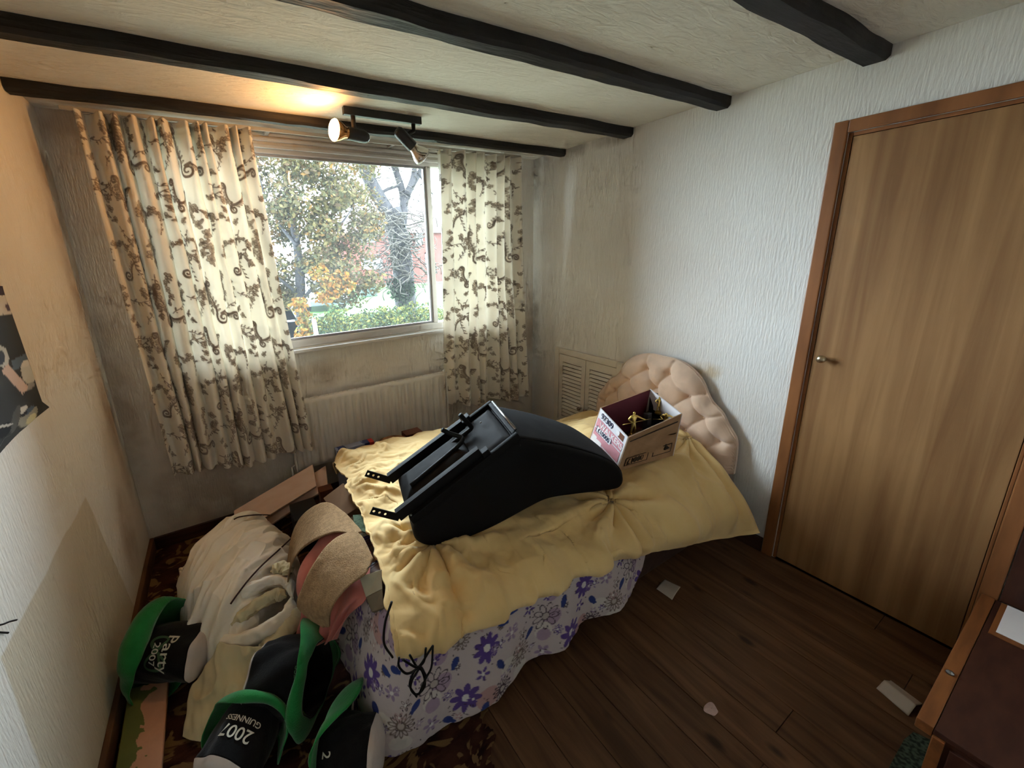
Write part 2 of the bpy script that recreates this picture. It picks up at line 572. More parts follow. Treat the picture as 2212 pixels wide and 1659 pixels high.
# ceiling beams, hand-hewn and black
MAT['beam'] = mk('black_stained_beam', (38, 36, 36), 0.6, var=0.35, vs=6, stretch=(0.6, 4, 4), bump=0.5, bs=20, bstretch=(0.4, 3, 3), spec=0.3)
beam_words = ['black rough-hewn ceiling beam nearest the window, above the curtains',
              'black rough-hewn ceiling beam running just behind the spotlight bar',
              'long black rough-hewn ceiling beam third from the window',
              'black rough-hewn ceiling beam nearest the wood door, cut by the photo top']
for k, (yn, yf, zb) in enumerate([(-0.345, -0.285, 2.218), (-0.895, -0.825, 2.211), (-1.438, -1.362, 2.212), (-1.986, -1.90, 2.212)]):
    n = 90
    xs = np.linspace(XL + .002, -0.002, n)
    w1 = fbm(xs * 5, xs * 0 + k * 3.1, 3) * 0.010
    w2 = fbm(xs * 5, xs * 0 + k * 3.1 + 9, 4) * 0.012
    w3 = fbm(xs * 4, xs * 0 + k * 3.1 + 20, 5) * 0.008
    ch = 0.012
    ring = np.stack([np.stack([xs, yn + w1, np.full(n, H - .0005)], 1), np.stack([xs, yn + w1 * 1.2, zb + ch + w3], 1), np.stack([xs, yn + ch + w1, zb + w3], 1),
                     np.stack([xs, yf - ch * .6 + w2, zb + w3 * .6], 1), np.stack([xs, yf + w2, zb + ch + w3], 1), np.stack([xs, yf + w2, np.full(n, H - .0005)], 1)], 1)
    V = ring.reshape(-1, 3); F = []
    for i in range(n - 1):
        for j in range(5): F.append((i * 6 + j, i * 6 + j + 1, (i + 1) * 6 + j + 1, (i + 1) * 6 + j))
    F.append(tuple(range(6))); F.append(tuple((n - 1) * 6 + j for j in range(5, -1, -1)))
    tag(obj('ceiling_beam', V, F, MAT['beam']), beam_words[k], 'ceiling beam', 'black beams across the ceiling')

# skirting boards
MAT['skirt'] = mk('dark_varnished_skirting', (74, 48, 36), 0.5, col2=(52, 32, 24), vs=4, stretch=(1, 1, 8), spec=0.35)
MAT['skirt2'] = mk('scuffed_brown_skirting', (104, 72, 52), 0.6, col2=(70, 46, 34), vs=6, stretch=(1, 1, 3), spec=0.3)
struct(box('baseboard_window', (XL + .021, -0.018, 0.0), (-0.001, -0.0005, 0.078), MAT['skirt'], bevel=.003))
struct(box('baseboard_left', (XL + .0005, YB + .02, 0.0), (XL + .02, -0.0005, 0.078), MAT['skirt2'], bevel=.003))
struct(box('baseboard_right', (-0.018, -1.855, 0.0), (-0.0005, -0.02, 0.078), MAT['skirt'], bevel=.003))

# ------------------------------------------------------------------ window
MAT['upvc'] = mk('dulled_white_window_frame', (205, 200, 194), 0.45, var=0.05, vs=5, spec=0.4)
MAT['alu'] = mk('grey_inner_window_bead', (158, 156, 158), 0.4, var=0.06, vs=9, spec=0.5)
gm = bpy.data.materials.new('window_glass'); gm.use_nodes = True
N, L = nodes(gm)
N.remove(N['Principled BSDF'])
tr = N.new('ShaderNodeBsdfTransparent'); tr.inputs['Color'].default_value = (0.97, 0.985, 0.98, 1)
gl = N.new('ShaderNodeBsdfGlossy'); gl.inputs['Roughness'].default_value = 0.03
fr = N.new('ShaderNodeFresnel'); fr.inputs['IOR'].default_value = 1.3
ms = N.new('ShaderNodeMixShader'); L.new(fr.outputs[0], ms.inputs[0]); L.new(tr.outputs[0], ms.inputs[1]); L.new(gl.outputs[0], ms.inputs[2])
# a film of dirt on the pane scatters a little daylight
df = N.new('ShaderNodeBsdfTranslucent'); df.inputs['Color'].default_value = (0.9, 0.93, 0.95, 1)
tc = N.new('ShaderNodeTexCoord'); no = N.new('ShaderNodeTexNoise'); no.inputs['Scale'].default_value = 2.2; no.inputs['Detail'].default_value = 6
L.new(tc.outputs['Object'], no.inputs['Vector'])
mr = N.new('ShaderNodeMapRange'); mr.inputs['To Min'].default_value = 0.0; mr.inputs['To Max'].default_value = 0.014; L.new(no.outputs['Fac'], mr.inputs['Value'])
m2 = N.new('ShaderNodeMixShader'); L.new(mr.outputs['Result'], m2.inputs[0]); L.new(ms.outputs[0], m2.inputs[1]); L.new(df.outputs[0], m2.inputs[2])
L.new(m2.outputs[0], N['Material Output'].inputs['Surface'])
MAT['glass'] = gm

win = bpy.data.objects.new('window_1', None); COL.objects.link(win)
struct(win, 'wide white-framed window with a large dirty pane behind the curtains')
y0, y1 = 0.02, 0.09
GX0, GX1, GZ0, GZ1 = -2.40, -0.921, 1.093, 2.152


def bar(name, x0, x1, z0, z1, ya=y0, yb=y1, m='upvc', bev=.006): return box(name, (x0, ya, z0), (x1, yb, z1), MAT[m], win, bev)


bar('frame_head', WX0, WX1, GZ1, WZ1)
bar('frame_foot', WX0, WX1, WZ0, GZ0)
bar('frame_jamb', WX0, GX0, GZ0 + .0005, GZ1 - .0005)
bar('frame_jamb', -.41, WX1, GZ0 + .0005, GZ1 - .0005)
bar('frame_mullion', GX1, -.885, GZ0 + .0005, GZ1 - .0005)
bar('frame_mullion', -2.02, -1.975, GZ0 + .0005, GZ1 - .0005)
bar('glazing_bead', -1.974, GX1 - .0005, GZ1 - .014, GZ1 - .0005, .034, .05, 'alu', .002)
bar('glazing_bead', -1.974, GX1 - .0005, GZ0 + .0005, GZ0 + .014, .034, .05, 'alu', .002)
bar('glazing_bead', GX1 - .014, GX1 - .0005, GZ0 + .015, GZ1 - .015, .034, .05, 'alu', .002)
box('glass_pane', (-1.9745, .052, GZ0 + .001), (GX1 - .001, .056, GZ1 - .001), MAT['glass'], win)
box('glass_pane', (GX0 + .001, .052, GZ0 + .001), (-2.021, .056, GZ1 - .001), MAT['glass'], win)
box('glass_pane', (-.884, .052, GZ0 + .001), (-.411, .056, GZ1 - .001), MAT['glass'], win)
box('sill', (WX0 + .002, -0.045, WZ0 - .022), (WX1 - .002, 0.0195, WZ0 - .001), MAT['upvc'], win, .006)
# mouldings of the timber lining above the pane
for zz, dd in ((2.172, .014), (2.205, .022), (2.232, .012)):
    box('head_moulding', (WX0 - .02, -dd, zz), (WX1 + .03, -0.0005, zz + .018), MAT['upvc'], win, .004)
box('side_moulding', (WX1 + .0005, -.012, WZ0), (WX1 + .03, -0.0005, 2.171), MAT['upvc'], win, .003)

# ------------------------------------------------------------------ door in the right wall
MAT['veneer'] = mk('oak_veneer_door', (164, 124, 82), 0.42, col2=(130, 92, 58), vs=2.2, stretch=(1, 9, 0.35), bump=0.05, bs=70, bstretch=(1, 6, .4), spec=0.4, distort=0.5, detail=6)
MAT['casing'] = mk('varnished_door_casing', (152, 98, 58), 0.4, col2=(120, 74, 42), vs=4, stretch=(3, 3, 0.5), spec=0.4)
MAT['knob'] = mk('tarnished_brass_knob', (190, 176, 150), 0.3, metal=1.0, var=0.1)
door = bpy.data.objects.new('door_1', None); COL.objects.link(door)
struct(door, 'flush oak veneer door with a small metal knob and reddish casing')
cw = 0.046
box('casing', (-0.016, DY0 + .0005, 0), (-0.0005, DY0 + cw, DZ + cw), MAT['casing'], door, .004)
box('casing', (-0.016, DY1 - cw, 0), (-0.0005, DY1 - .0005, DZ + cw), MAT['casing'], door, .004)
box('casing', (-0.016, DY1 - .0002, DZ + .0005), (-0.0005, DY0 + .0002, DZ + cw), MAT['casing'], door, .004)
box('door_stop', (0.0003, DY0 - .014, 0), (.03, DY0 - .001, DZ - .001), MAT['casing'], door, .002)
box('door_stop', (0.0003, DY1 + .015, DZ - .014), (.03, DY0 - .015, DZ - .001), MAT['casing'], door, .002)
box('door_stop', (0.0003, DY1 + .001, 0), (.03, DY1 + .010, DZ - .001), MAT['casing'], door, .002)
slab = box('door_leaf', (0.002, DY1 + .012, .008), (.04, DY0 - .016, DZ - .016), MAT['veneer'], door, .002)
lathe('door_knob', [(.004, 0), (.009, .001), (.007, .004), (.006, .014), (.012, .018), (.017, .025), (.016, .033), (.009, .038), (.001, .039)],
      (0.002, -1.959, 1.071), (-1, 0, 0), MAT['knob'], slab, 20)

# ------------------------------------------------------------------ the view outside
MAT['ground'] = mk('rough_verge', (150, 150, 132), 0.95, col2=(126, 128, 108), vs=2)
MAT['lawn'] = mk('green_lawn', (42, 84, 20), 0.95, col2=(36, 74, 16), vs=3, bump=.3, bs=80)
MAT['drive'] = mk('pale_gravel_drive', (104, 110, 118), 0.95, col2=(78, 84, 92), vs=26, bump=.5, bs=50, detail=8)
MAT['kerb'] = mk('pale_concrete_kerb', (96, 100, 104), 0.9, var=.1)
MAT['bark'] = mk('grey_brown_bark', (44, 42, 43), 0.95, col2=(32, 30, 31), vs=9, stretch=(1, 1, .3), bump=.6, bs=30)
MAT['twig'] = mk('pale_ivy_stem', (58, 54, 48), 0.9, var=.2)
MAT['leaf'] = mk('leaf_mass', (120, 120, 60), 0.8, attr=True, translucent=0.25, spec=.15)
GZ = -0.62
struct(boxes('ground_outside', [((-30, .3, GZ - .3), (40, 60, GZ))], MAT['ground']), 'rough verge and garden ground outside the window')
lawn_y0, lawn_y1 = 15.0, 27.0
tag(boxes('lawn', [((-1, 7.0, GZ), (32, lawn_y1, GZ + .03))], MAT['lawn']), 'bright green lawn outside the window', 'lawn', kind='structure')
tag(boxes('garden_path', [((-1, 13.1, GZ + .031), (30, 13.5, GZ + .05))], MAT['kerb']), 'pale narrow path crossing the green lawn outside', 'path', kind='structure')
# gravel drive with a curving kerb
dr = spline([at(655, 742, z=GZ + .02), at(652, 715, z=GZ + .02), at(640, 690, z=GZ + .02), at(630, 672, z=GZ + .02), at(618, 655, z=GZ + .02)], 24)
poly = [tuple(p) for p in dr] + [(dr[-1][0] - 25, dr[-1][1], GZ + .02), (dr[0][0] - 25, dr[0][1], GZ + .02)]
tag(prism('gravel_drive', [(p[0], p[1], GZ) for p in poly], (0, 0, .03), MAT['drive']), 'pale gravel drive seen through the lower left of the window', 'driveway', kind='structure')
tag(tube('drive_kerb', dr + np.array([.1, 0, .02]), .10, MAT['kerb'], n=8), 'pale curved kerb edging the gravel drive', 'kerb')


def leaves(name, centres, radii, counts, size, cols, weights, parent, seed, mat='leaf'):
    rg = np.random.default_rng(seed)
    Vs, Fs, Cs = [], [], []
    base = 0
    for c, r, n in zip(centres, radii, counts):
        d = rg.normal(size=(n, 3)); d /= np.linalg.norm(d, axis=1)[:, None]
        p = np.array(c) + d * np.array(r) * (rg.random((n, 1)) ** .45)
        a = rg.normal(size=(n, 3)); a /= np.linalg.norm(a, axis=1)[:, None]
        b = np.cross(a, rg.normal(size=(n, 3))); b /= np.linalg.norm(b, axis=1)[:, None]
        s = size * (.6 + .8 * rg.random((n, 1)))
        q = np.stack([p - a * s, p + b * s * .55, p + a * s, p - b * s * .55], 1)
        Vs.append(q.reshape(-1, 3))
        Fs.append(np.arange(n * 4).reshape(-1, 4) + base); base += n * 4
        ci = rg.choice(len(cols), n, p=weights)
        cc = np.array([lin(*k)[:3] for k in cols])[ci] * .42 * (.7 + .6 * rg.random((n, 1)))
        Cs.append(np.repeat(cc, 4, 0))
    o = obj(name, np.concatenate(Vs), np.concatenate(Fs), MAT[mat], parent, col=np.concatenate(Cs))
    o['kind'] = 'stuff'
    return o


# autumn tree close to the house
t = thing('autumn_tree', 'leafy tree with yellow and orange autumn leaves outside the window', 'tree')
TY = 5.6
px = lambda a, b, y=TY: at(a, b, y=y)
trunk = spline([(px(655, 600)[0], TY, GZ), px(652, 690), px(648, 600), px(640, 520), px(620, 420), px(610, 330)], 30)
tube('trunk', trunk, np.linspace(.12, .035, 30), MAT['bark'], t)
br = []
for a in [[(650, 650), (690, 610), (735, 590), (790, 600)], [(648, 590), (690, 540), (740, 480), (780, 420)], [(640, 530), (600, 480), (575, 430), (560, 380)],
          [(640, 520), (690, 450), (720, 380), (735, 330)], [(650, 640), (600, 600), (560, 570)], [(645, 560), (700, 570), (770, 640)]]:
    br.append((spline([px(*q, TY + .3 * math.sin(i * 2 + a[0][0])) for i, q in enumerate(a)], 16), np.linspace(.035, .008, 16)))
tubes('branches', br, MAT['bark'], t)['kind'] = 'stuff'
cl, rd, ct = [], [], []
rs = random.Random(5)
for _ in range(96):
    u = rs.uniform(535, 800); v = rs.uniform(290, 650)
    if u > 745 and v < 420 and rs.random() < .6: continue
    if 655 < u < 700 and 590 < v < 650: continue
    cl.append(px(u, v, TY + rs.uniform(-.7, .9))); rd.append((.36, .4, .26)); ct.append(230)
leaves('foliage', cl, rd, ct, .042, [(92, 84, 52), (104, 94, 56), (76, 76, 50), (118, 88, 44), (96, 78, 56)], [.34, .22, .22, .10, .12], t, 3)
cl = [px(u, v, TY - .9) for u, v in [(735, 600), (725, 625), (748, 615), (700, 640), (690, 590), (660, 690), (645, 660), (712, 610), (655, 720)]]
leaves('orange_leaves', cl, [(.17, .2, .15)] * len(cl), [150] * len(cl), .04, [(150, 98, 34), (134, 108, 50), (104, 96, 44)], [.5, .25, .25], t, 4)
place(t, (float(trunk[0][0]), TY, GZ))

# ivy-clad bare tree
t = thing('ivy_clad_tree', 'bare forked tree with ivy stems round its trunk outside the window', 'tree')
TY = 9.0
stem = spline([(px(880, 700, TY)[0], TY, GZ), px(875, 640, TY), px(868, 560, TY), px(858, 500, TY), px(845, 450, TY)], 24)
tube('trunk', stem, np.linspace(.34, .27, 24), MAT['bark'], t, 12)
limbs = []
for a, r0, r1 in [([(850, 480), (815, 420), (790, 370), (772, 310)], .22, .15), ([(862, 520), (872, 460), (868, 410), (845, 340), (835, 300)], .15, .07),
                  ([(868, 470), (880, 420), (905, 375), (930, 330)], .12, .07), ([(880, 420), (895, 370), (892, 300)], .10, .06), ([(815, 425), (835, 410), (865, 400)], .05, .04),
                  ([(800, 390), (808, 350), (805, 300)], .07, .05), ([(905, 375), (920, 400), (935, 420)], .04, .02)]:
    limbs.append((spline([px(*q, TY + .15 * i) for i, q in enumerate(a)], 14), np.linspace(r0, r1, 14)))
tubes('limbs', limbs, MAT['bark'], t, 8)
tw = []
for _ in range(120):
    u0 = rs.uniform(815, 925); v0 = rs.uniform(455, 600)
    ptsx = [px(u0, v0, TY - .35)]
    for k in range(4):
        u0 += rs.uniform(-30, 30); v0 += rs.uniform(-14, 26)
        ptsx.append(px(u0, v0, TY - .35 + rs.uniform(-.35, .2)))
    tw.append((spline(ptsx, 9), .015))
for _ in range(200):
    u0 = rs.uniform(700, 935); v0 = rs.uniform(330, 470)
    ptsx = [px(u0, v0, TY + .2)]
    for k in range(3):
        u0 += rs.uniform(-22, 22); v0 += rs.uniform(-14, 14)
        ptsx.append(px(u0, v0, TY + rs.uniform(-.3, .5)))
    tw.append((spline(ptsx, 7), .011))
tubes('ivy_stems', tw, MAT['twig'], t, 4)['kind'] = 'stuff'
cl = [px(rs.uniform(848, 895), rs.uniform(618, 700), TY - .25) for _ in range(14)] + [px(rs.uniform(835, 890), rs.uniform(490, 620), TY - .2) for _ in range(12)]
leaves('ivy', cl, [(.22, .2, .25)] * 26, [160] * 14 + [50] * 12, .045, [(46, 58, 42), (58, 68, 50), (76, 82, 66)], [.5, .3, .2], t, 8)
place(t, (float(stem[0][0]), TY, GZ))

# hedge in front of the drive
t = thing('garden_hedge', 'yellow-green hedge below the window outside', 'hedge')
cl, rd, ct = [], [], []
for _ in range(70):
    u = rs.uniform(655, 960); v = rs.uniform(682, 735) if u < 800 else rs.uniform(668, 735)
    yy = rs.uniform(4.2, 5.6)
    p = at(u, v, y=yy)
    cl.append(p); rd.append((.24, .3, .16)); ct.append(150)
leaves('hedge_leaves', cl, rd, ct, .03, [(96, 100, 46), (116, 112, 52), (64, 78, 44), (48, 64, 44)], [.3, .22, .3, .18], t, 12)
hs = []
for k in range(18):
    p = at(660 + k * 17, 730, y=4.8)
    hs.append((np.array([[p[0], 4.8, GZ], [p[0] + .05, 4.85, p[2] * .5 + GZ * .5], [p[0] - .04, 4.8, p[2] + .2]]), .012))
tubes('hedge_stems', hs, MAT['bark'], t, 5)['kind'] = 'stuff'
place(t, (0, 4.8, GZ))

# brick house across the road
MAT['brick'] = mk('red_brick', (92, 50, 44), 0.9, col2=(80, 44, 38), vs=14, bump=.2, bs=60)
MAT['tile'] = mk('brown_roof_tiles', (78, 62, 60), 0.9, col2=(68, 54, 52), vs=20, stretch=(1, 1, 4))
MAT['white'] = mk('white_paint_outside', (120, 124, 128), 0.6, var=.04)
MAT['dkglass'] = mk('dark_far_glass', (70, 78, 86), 0.1, spec=.8)
t = thing('brick_house', 'red brick house with white windows behind the trees', 'house')
HY = 28.0
a = at(752, 640, y=HY); b_ = at(945, 640, y=HY); top = at(760, 505, y=HY)[2]; apex = at(850, 440, y=HY)[2]
box('walls', (a[0], HY, GZ), (b_[0] + 3, HY + 6, top), MAT['brick'], t)
prism('roof', [(a[0] - .4, HY - .4, top), (a[0] - .4, HY + 6.4, top), (a[0] + 2.2, HY + 3, apex)], (b_[0] - a[0] + 4, 0, 0), MAT['tile'], t)
for (u0, u1, v0, v1) in [(778, 812, 500, 524), (782, 825, 557, 583), (862, 890, 550, 590), (900, 912, 500, 530), (920, 934, 545, 580)]:
    p, q = at(u0, v1, y=HY - .05), at(u1, v0, y=HY - .05)
    f = boxes('window', [((p[0], HY - .08, p[2]), (q[0], HY, p[2] + .1)), ((p[0], HY - .08, q[2] - .1), (q[0], HY, q[2])),
                         ((p[0], HY - .08, p[2]), (p[0] + .1, HY, q[2])), ((q[0] - .1, HY - .08, p[2]), (q[0], HY, q[2])),
                         (((p[0] + q[0]) / 2 - .05, HY - .08, p[2]), ((p[0] + q[0]) / 2 + .05, HY, q[2]))], MAT['white'], t)
    box('pane', (p[0] + .05, HY - .03, p[2] + .05), (q[0] - .05, HY - .001, q[2] - .05), MAT['dkglass'], f)
place(t, (float(a[0]), HY, GZ))

MAT['fence'] = mk('weathered_fence', (72, 68, 54), 0.9, col2=(60, 58, 44), vs=6)
t = thing('picket_fence', 'weathered picket fence at the far edge of the lawn', 'fence')
FY = 26.0
p, q = at(755, 632, y=FY), at(860, 632, y=FY)
h0, h1 = at(800, 634, y=FY)[2], at(800, 613, y=FY)[2]
xx = p[0]
while xx < q[0]:
    box('picket', (xx, FY, GZ), (xx + .10, FY + .03, h1 + .04 * rs.random()), MAT['fence'], t); xx += .17
box('rail', (p[0], FY + .031, h0 + .25), (q[0], FY + .08, h0 + .35), MAT['fence'], t)
place(t, (float(p[0]), FY, GZ))
MAT['util'] = mk('grey_green_cabinet', (48, 62, 56), 0.6, var=.05)
p, q = at(782, 637, y=20), at(814, 615, y=20)
tag(box('utility_cabinet', (p[0], 20, GZ + .03), (q[0], 20.5, q[2]), MAT['util'], bevel=.05), 'grey-green utility cabinet standing on the far lawn', 'utility cabinet')

# parked white car on the road, a white post by the hedge
MAT['carw'] = mk('white_car_paint', (110, 114, 120), 0.25, spec=.6)
MAT['tyre'] = mk('black_tyre', (24, 24, 26), 0.8)
t = thing('parked_car', 'white car parked beyond the hedge, half hidden by orange leaves', 'car')
cx0 = at(668, 660, y=15.0)[0]; cz0 = GZ + .03
side = [(0, .28), (.05, .62), (.5, .78), (1.0, .86), (1.5, 1.32), (2.9, 1.36), (3.5, .95), (3.95, .86), (4.05, .35), (3.7, .25), (.4, .25)]
prism('body', [(cx0, 15.0 + s_, cz0 + z_) for s_, z_ in side], (1.62, 0, 0), MAT['carw'], t, .06)
hexa('windscreen', [(cx0 + .12, 15.985, cz0 + .90), (cx0 + 1.5, 15.985, cz0 + .90), (cx0 + 1.5, 16.0, cz0 + .90), (cx0 + .12, 16.0, cz0 + .90),
                    (cx0 + .2, 16.36, cz0 + 1.27), (cx0 + 1.42, 16.36, cz0 + 1.27), (cx0 + 1.42, 16.38, cz0 + 1.27), (cx0 + .2, 16.38, cz0 + 1.27)], MAT['dkglass'], t)
box('bumper', (cx0 + .05, 14.93, cz0 + .3), (cx0 + 1.57, 15.0, cz0 + .5), MAT['dkglass'], t, .02)
for s_ in (.8, 3.25):
    for xw in (-.02, 1.44):
        lathe('wheel', [(.02, 0), (.28, 0), (.30, .03), (.30, .17), (.28, .2), (.02, .2)], (cx0 + xw, 15.0 + s_, cz0 + .30), (1, 0, 0), MAT['tyre'], t, 20)
place(t, (float(cx0), 17.0, cz0))
p, q = at(688, 722, y=4.0), at(680, 690, y=4.0)
tag(hexa('marker_post', [(p[0] - .03, 3.97, GZ), (p[0] + .03, 3.97, GZ), (p[0] + .03, 4.03, GZ), (p[0] - .03, 4.03, GZ),
                         (q[0] - .045, 3.97, q[2]), (q[0] + .015, 3.97, q[2]), (q[0] + .015, 4.03, q[2]), (q[0] - .045, 4.03, q[2])], MAT['white'], bevel=.006),
    'leaning white post in front of the hedge outside', 'post')
# ------------------------------------------------------------------ printed patterns (drawn as numbers, stored as mesh colours)
class Print:
    def __init__(s, w, h, bg):
        s.w, s.h = w, h
        s.a = np.empty((h, w, 3)); s.a[:] = lin(*bg)[:3]

    def dot(s, x, y, r, c, al=1.0):
        R = int(r + 2)
        X = np.arange(int(x) - R, int(x) + R + 1); Y = np.arange(int(y) - R, int(y) + R + 1)
        d = np.hypot(X[None, :] - x, Y[:, None] - y)
        k = np.clip(r + .5 - d, 0, 1)[..., None] * al
        ix = np.ix_(Y % s.h, X % s.w)
        s.a[ix] = s.a[ix] * (1 - k) + np.array(c[:3]) * k

    def ell(s, x, y, a, b, ang, c, hollow=0):
        R = int(max(a, b) + 3)
        X = np.arange(int(x) - R, int(x) + R + 1) - x; Y = np.arange(int(y) - R, int(y) + R + 1) - y
        ca, sa = cos(ang), sin(ang)
        U = X[None, :] * ca + Y[:, None] * sa; V = -X[None, :] * sa + Y[:, None] * ca
        d = (1 - np.hypot(U / a, V / b)) * min(a, b)
        k = np.clip(d + .5, 0, 1)
        if hollow: k = k * np.clip(hollow - d + .5, 0, 1)
        k = k[..., None]
        ix = np.ix_((Y + y).astype(int) % s.h, (X + x).astype(int) % s.w)
        s.a[ix] = s.a[ix] * (1 - k) + np.array(c[:3]) * k

    def line(s, pts, r0, r1, c):
        P = np.asarray(pts, float)
        n = int(np.sum(np.hypot(*np.diff(P, axis=0).T)) / max(.7 * min(r0, r1), .6)) + 2
        P = spline(P, n)
        for i, p in enumerate(P): s.dot(p[0], p[1], r0 + (r1 - r0) * i / (n - 1), c)

    def sample(s, u, v):
        """bilinear lookup, u and v in pattern pixels"""
        x0 = np.floor(u).astype(int); y0 = np.floor(v).astype(int)
        fx = (u - x0)[..., None]; fy = (v - y0)[..., None]
        g = lambda a, b: s.a[b % s.h, a % s.w]
        return (g(x0, y0) * (1 - fx) + g(x0 + 1, y0) * fx) * (1 - fy) + (g(x0, y0 + 1) * (1 - fx) + g(x0 + 1, y0 + 1) * fx) * fy


def toile():
    T = Print(480, 700, (247, 242, 231))
    k = lin(156, 144, 134); k2 = lin(214, 204, 188); rs = random.Random(3)

    def rose(x, y, r):
        for i in range(6):
            a = i * pi / 3 + rs.random()
            T.ell(x + cos(a) * r * .62, y + sin(a) * r * .62, r * .52, r * .40, a, k2)
            T.ell(x + cos(a) * r * .62, y + sin(a) * r * .62, r * .52, r * .40, a, k, 2.4)
        T.dot(x, y, r * .36, k); T.dot(x + 2, y - 2, r * .16, k2)

    def leaf(x, y, a, l):
        T.ell(x + cos(a) * l * .5, y + sin(a) * l * .5, l * .55, l * .2, a, k2)
        T.ell(x + cos(a) * l * .5, y + sin(a) * l * .5, l * .55, l * .2, a, k, 2.2)
        T.line([(x, y), (x + cos(a) * l * .9, y + sin(a) * l * .9)], 1.5, .9, k)

    def sprig(x, y, a, n, l):
        P = [(x, y)]
        for i in range(n):
            a += rs.uniform(-.3, .3); P.append((P[-1][0] + cos(a) * l, P[-1][1] + sin(a) * l))
            leaf(*P[-1], a + rs.choice((-1, 1)) * .9, l * .8)
            if rs.random() < .6: T.dot(P[-1][0] - sin(a) * 8, P[-1][1] + cos(a) * 8, 3.4, k)
        T.line(P, 2.2, 1.3, k); T.dot(*P[-1], 5, k)

    def scroll(x, y, sgn, sz, rot):
        P = []
        for i in range(46):
            th = i * .20; r = sz * (.16 + .84 * i / 45) * .55
            a = rot + sgn * th
            P.append((x + cos(a) * r, y + sin(a) * r))
        T.line(P, 3.4, 6.5, k)
        e = P[-1]; d = np.array(P[-1]) - np.array(P[-3]); a = math.atan2(d[1], d[0])
        Q = [e]
        for i in range(7):
            a -= sgn * .16; Q.append((Q[-1][0] + cos(a) * sz * .3, Q[-1][1] + sin(a) * sz * .3))
            T.ell(Q[-1][0] + cos(a + 1.2 * sgn) * 10, Q[-1][1] + sin(a + 1.2 * sgn) * 10, 13, 4.4, a + .8 * sgn, k2)
            T.ell(Q[-1][0] + cos(a + 1.2 * sgn) * 10, Q[-1][1] + sin(a + 1.2 * sgn) * 10, 13, 4.4, a + .8 * sgn, k, 1.8)
        T.line(Q, 6.5, 3, k); T.line([Q[-1], (Q[-1][0] + cos(a + sgn) * 26, Q[-1][1] + sin(a + sgn) * 26), (Q[-1][0] + cos(a + 2.2 * sgn) * 20, Q[-1][1] + sin(a + 2.2 * sgn) * 20)], 6, 2, k)
        return Q[-1], a

    p, a = scroll(105, 560, 1, 62, 1.0)
    for q in [(70, 60), (95, 105), (118, 150), (92, 190), (128, 215), (70, 240), (110, 270), (85, 20)]:
        rose(q[0], q[1], rs.uniform(17, 24))
        for _ in range(2): leaf(q[0], q[1], rs.uniform(0, 6.3), 36)
    p, a = scroll(330, 330, -1, 44, 2.6)
    for q in [(250, 215), (285, 190), (325, 185), (365, 205), (392, 240), (240, 250)]:
        rose(q[0], q[1], rs.uniform(13, 18)); leaf(q[0], q[1], rs.uniform(0, 6.3), 28)
    for q in [(255, 380), (270, 420), (248, 450)]:
        rose(q[0], q[1], 17); leaf(q[0], q[1], rs.uniform(0, 6.3), 30)
    sprig(300, 440, .7, 6, 24); sprig(395, 260, 1.3, 5, 22); sprig(160, 520, -.4, 5, 24); sprig(60, 330, 1.4, 5, 24)
    sprig(380, 560, -1.2, 5, 24); sprig(250, 620, .4, 5, 22); sprig(170, 30, .5, 4, 22); sprig(200, 150, -1, 3, 22)
    p, a = scroll(400, 620, 1, 34, 4.2)
    for q in [(300, 60), (330, 35), (345, 80), (430, 90), (450, 450), (430, 480), (300, 560), (280, 530)]:
        rose(q[0], q[1], 14); leaf(q[0], q[1], rs.uniform(0, 6.3), 26)
    def garland(P, n, r):
        Q = spline(np.array(P, float), 60)
        T.line(Q[::6], 2.0, 1.6, k)
        for i in range(0, 60, 4):
            d = Q[min(i + 1, 59)] - Q[max(i - 1, 0)]; a = math.atan2(d[1], d[0])
            leaf(*Q[i], a + rs.choice((-1, 1)) * rs.uniform(.5, 1.2), rs.uniform(16, 28))
        for i in np.linspace(3, 56, n).astype(int): rose(Q[i][0] + rs.uniform(-5, 5), Q[i][1] + rs.uniform(-5, 5), rs.uniform(.8, 1.15) * r)

    garland([(95, 20), (140, 60), (190, 40), (230, 70)], 4, 15)
    garland([(190, 330), (160, 380), (180, 430), (150, 480)], 5, 15)
    garland([(400, 400), (430, 430), (470, 420), (500, 380)], 4, 14)
    garland([(230, 690), (280, 650), (330, 690), (370, 660), (410, 700)], 5, 15)
    garland([(30, 440), (60, 480), (40, 530)], 3, 14)
    garland([(430, 170), (470, 200), (440, 260), (470, 310)], 4, 14)
    scroll(215, 560, -1, 40, .4)
    scroll(60, 390, -1, 34, 5.2)
    scroll(440, 30, 1, 40, 2.2)
    sprig(360, 110, .9, 4, 22); sprig(440, 130, 1.8, 4, 22); sprig(300, 660, -.2, 4, 20)
    return T


TOILE = toile()
MAT['curtain'] = mk('toile_curtain_cloth', (230, 220, 195), 0.9, attr=True, translucent=0.32, spec=.05, sheen=.1)


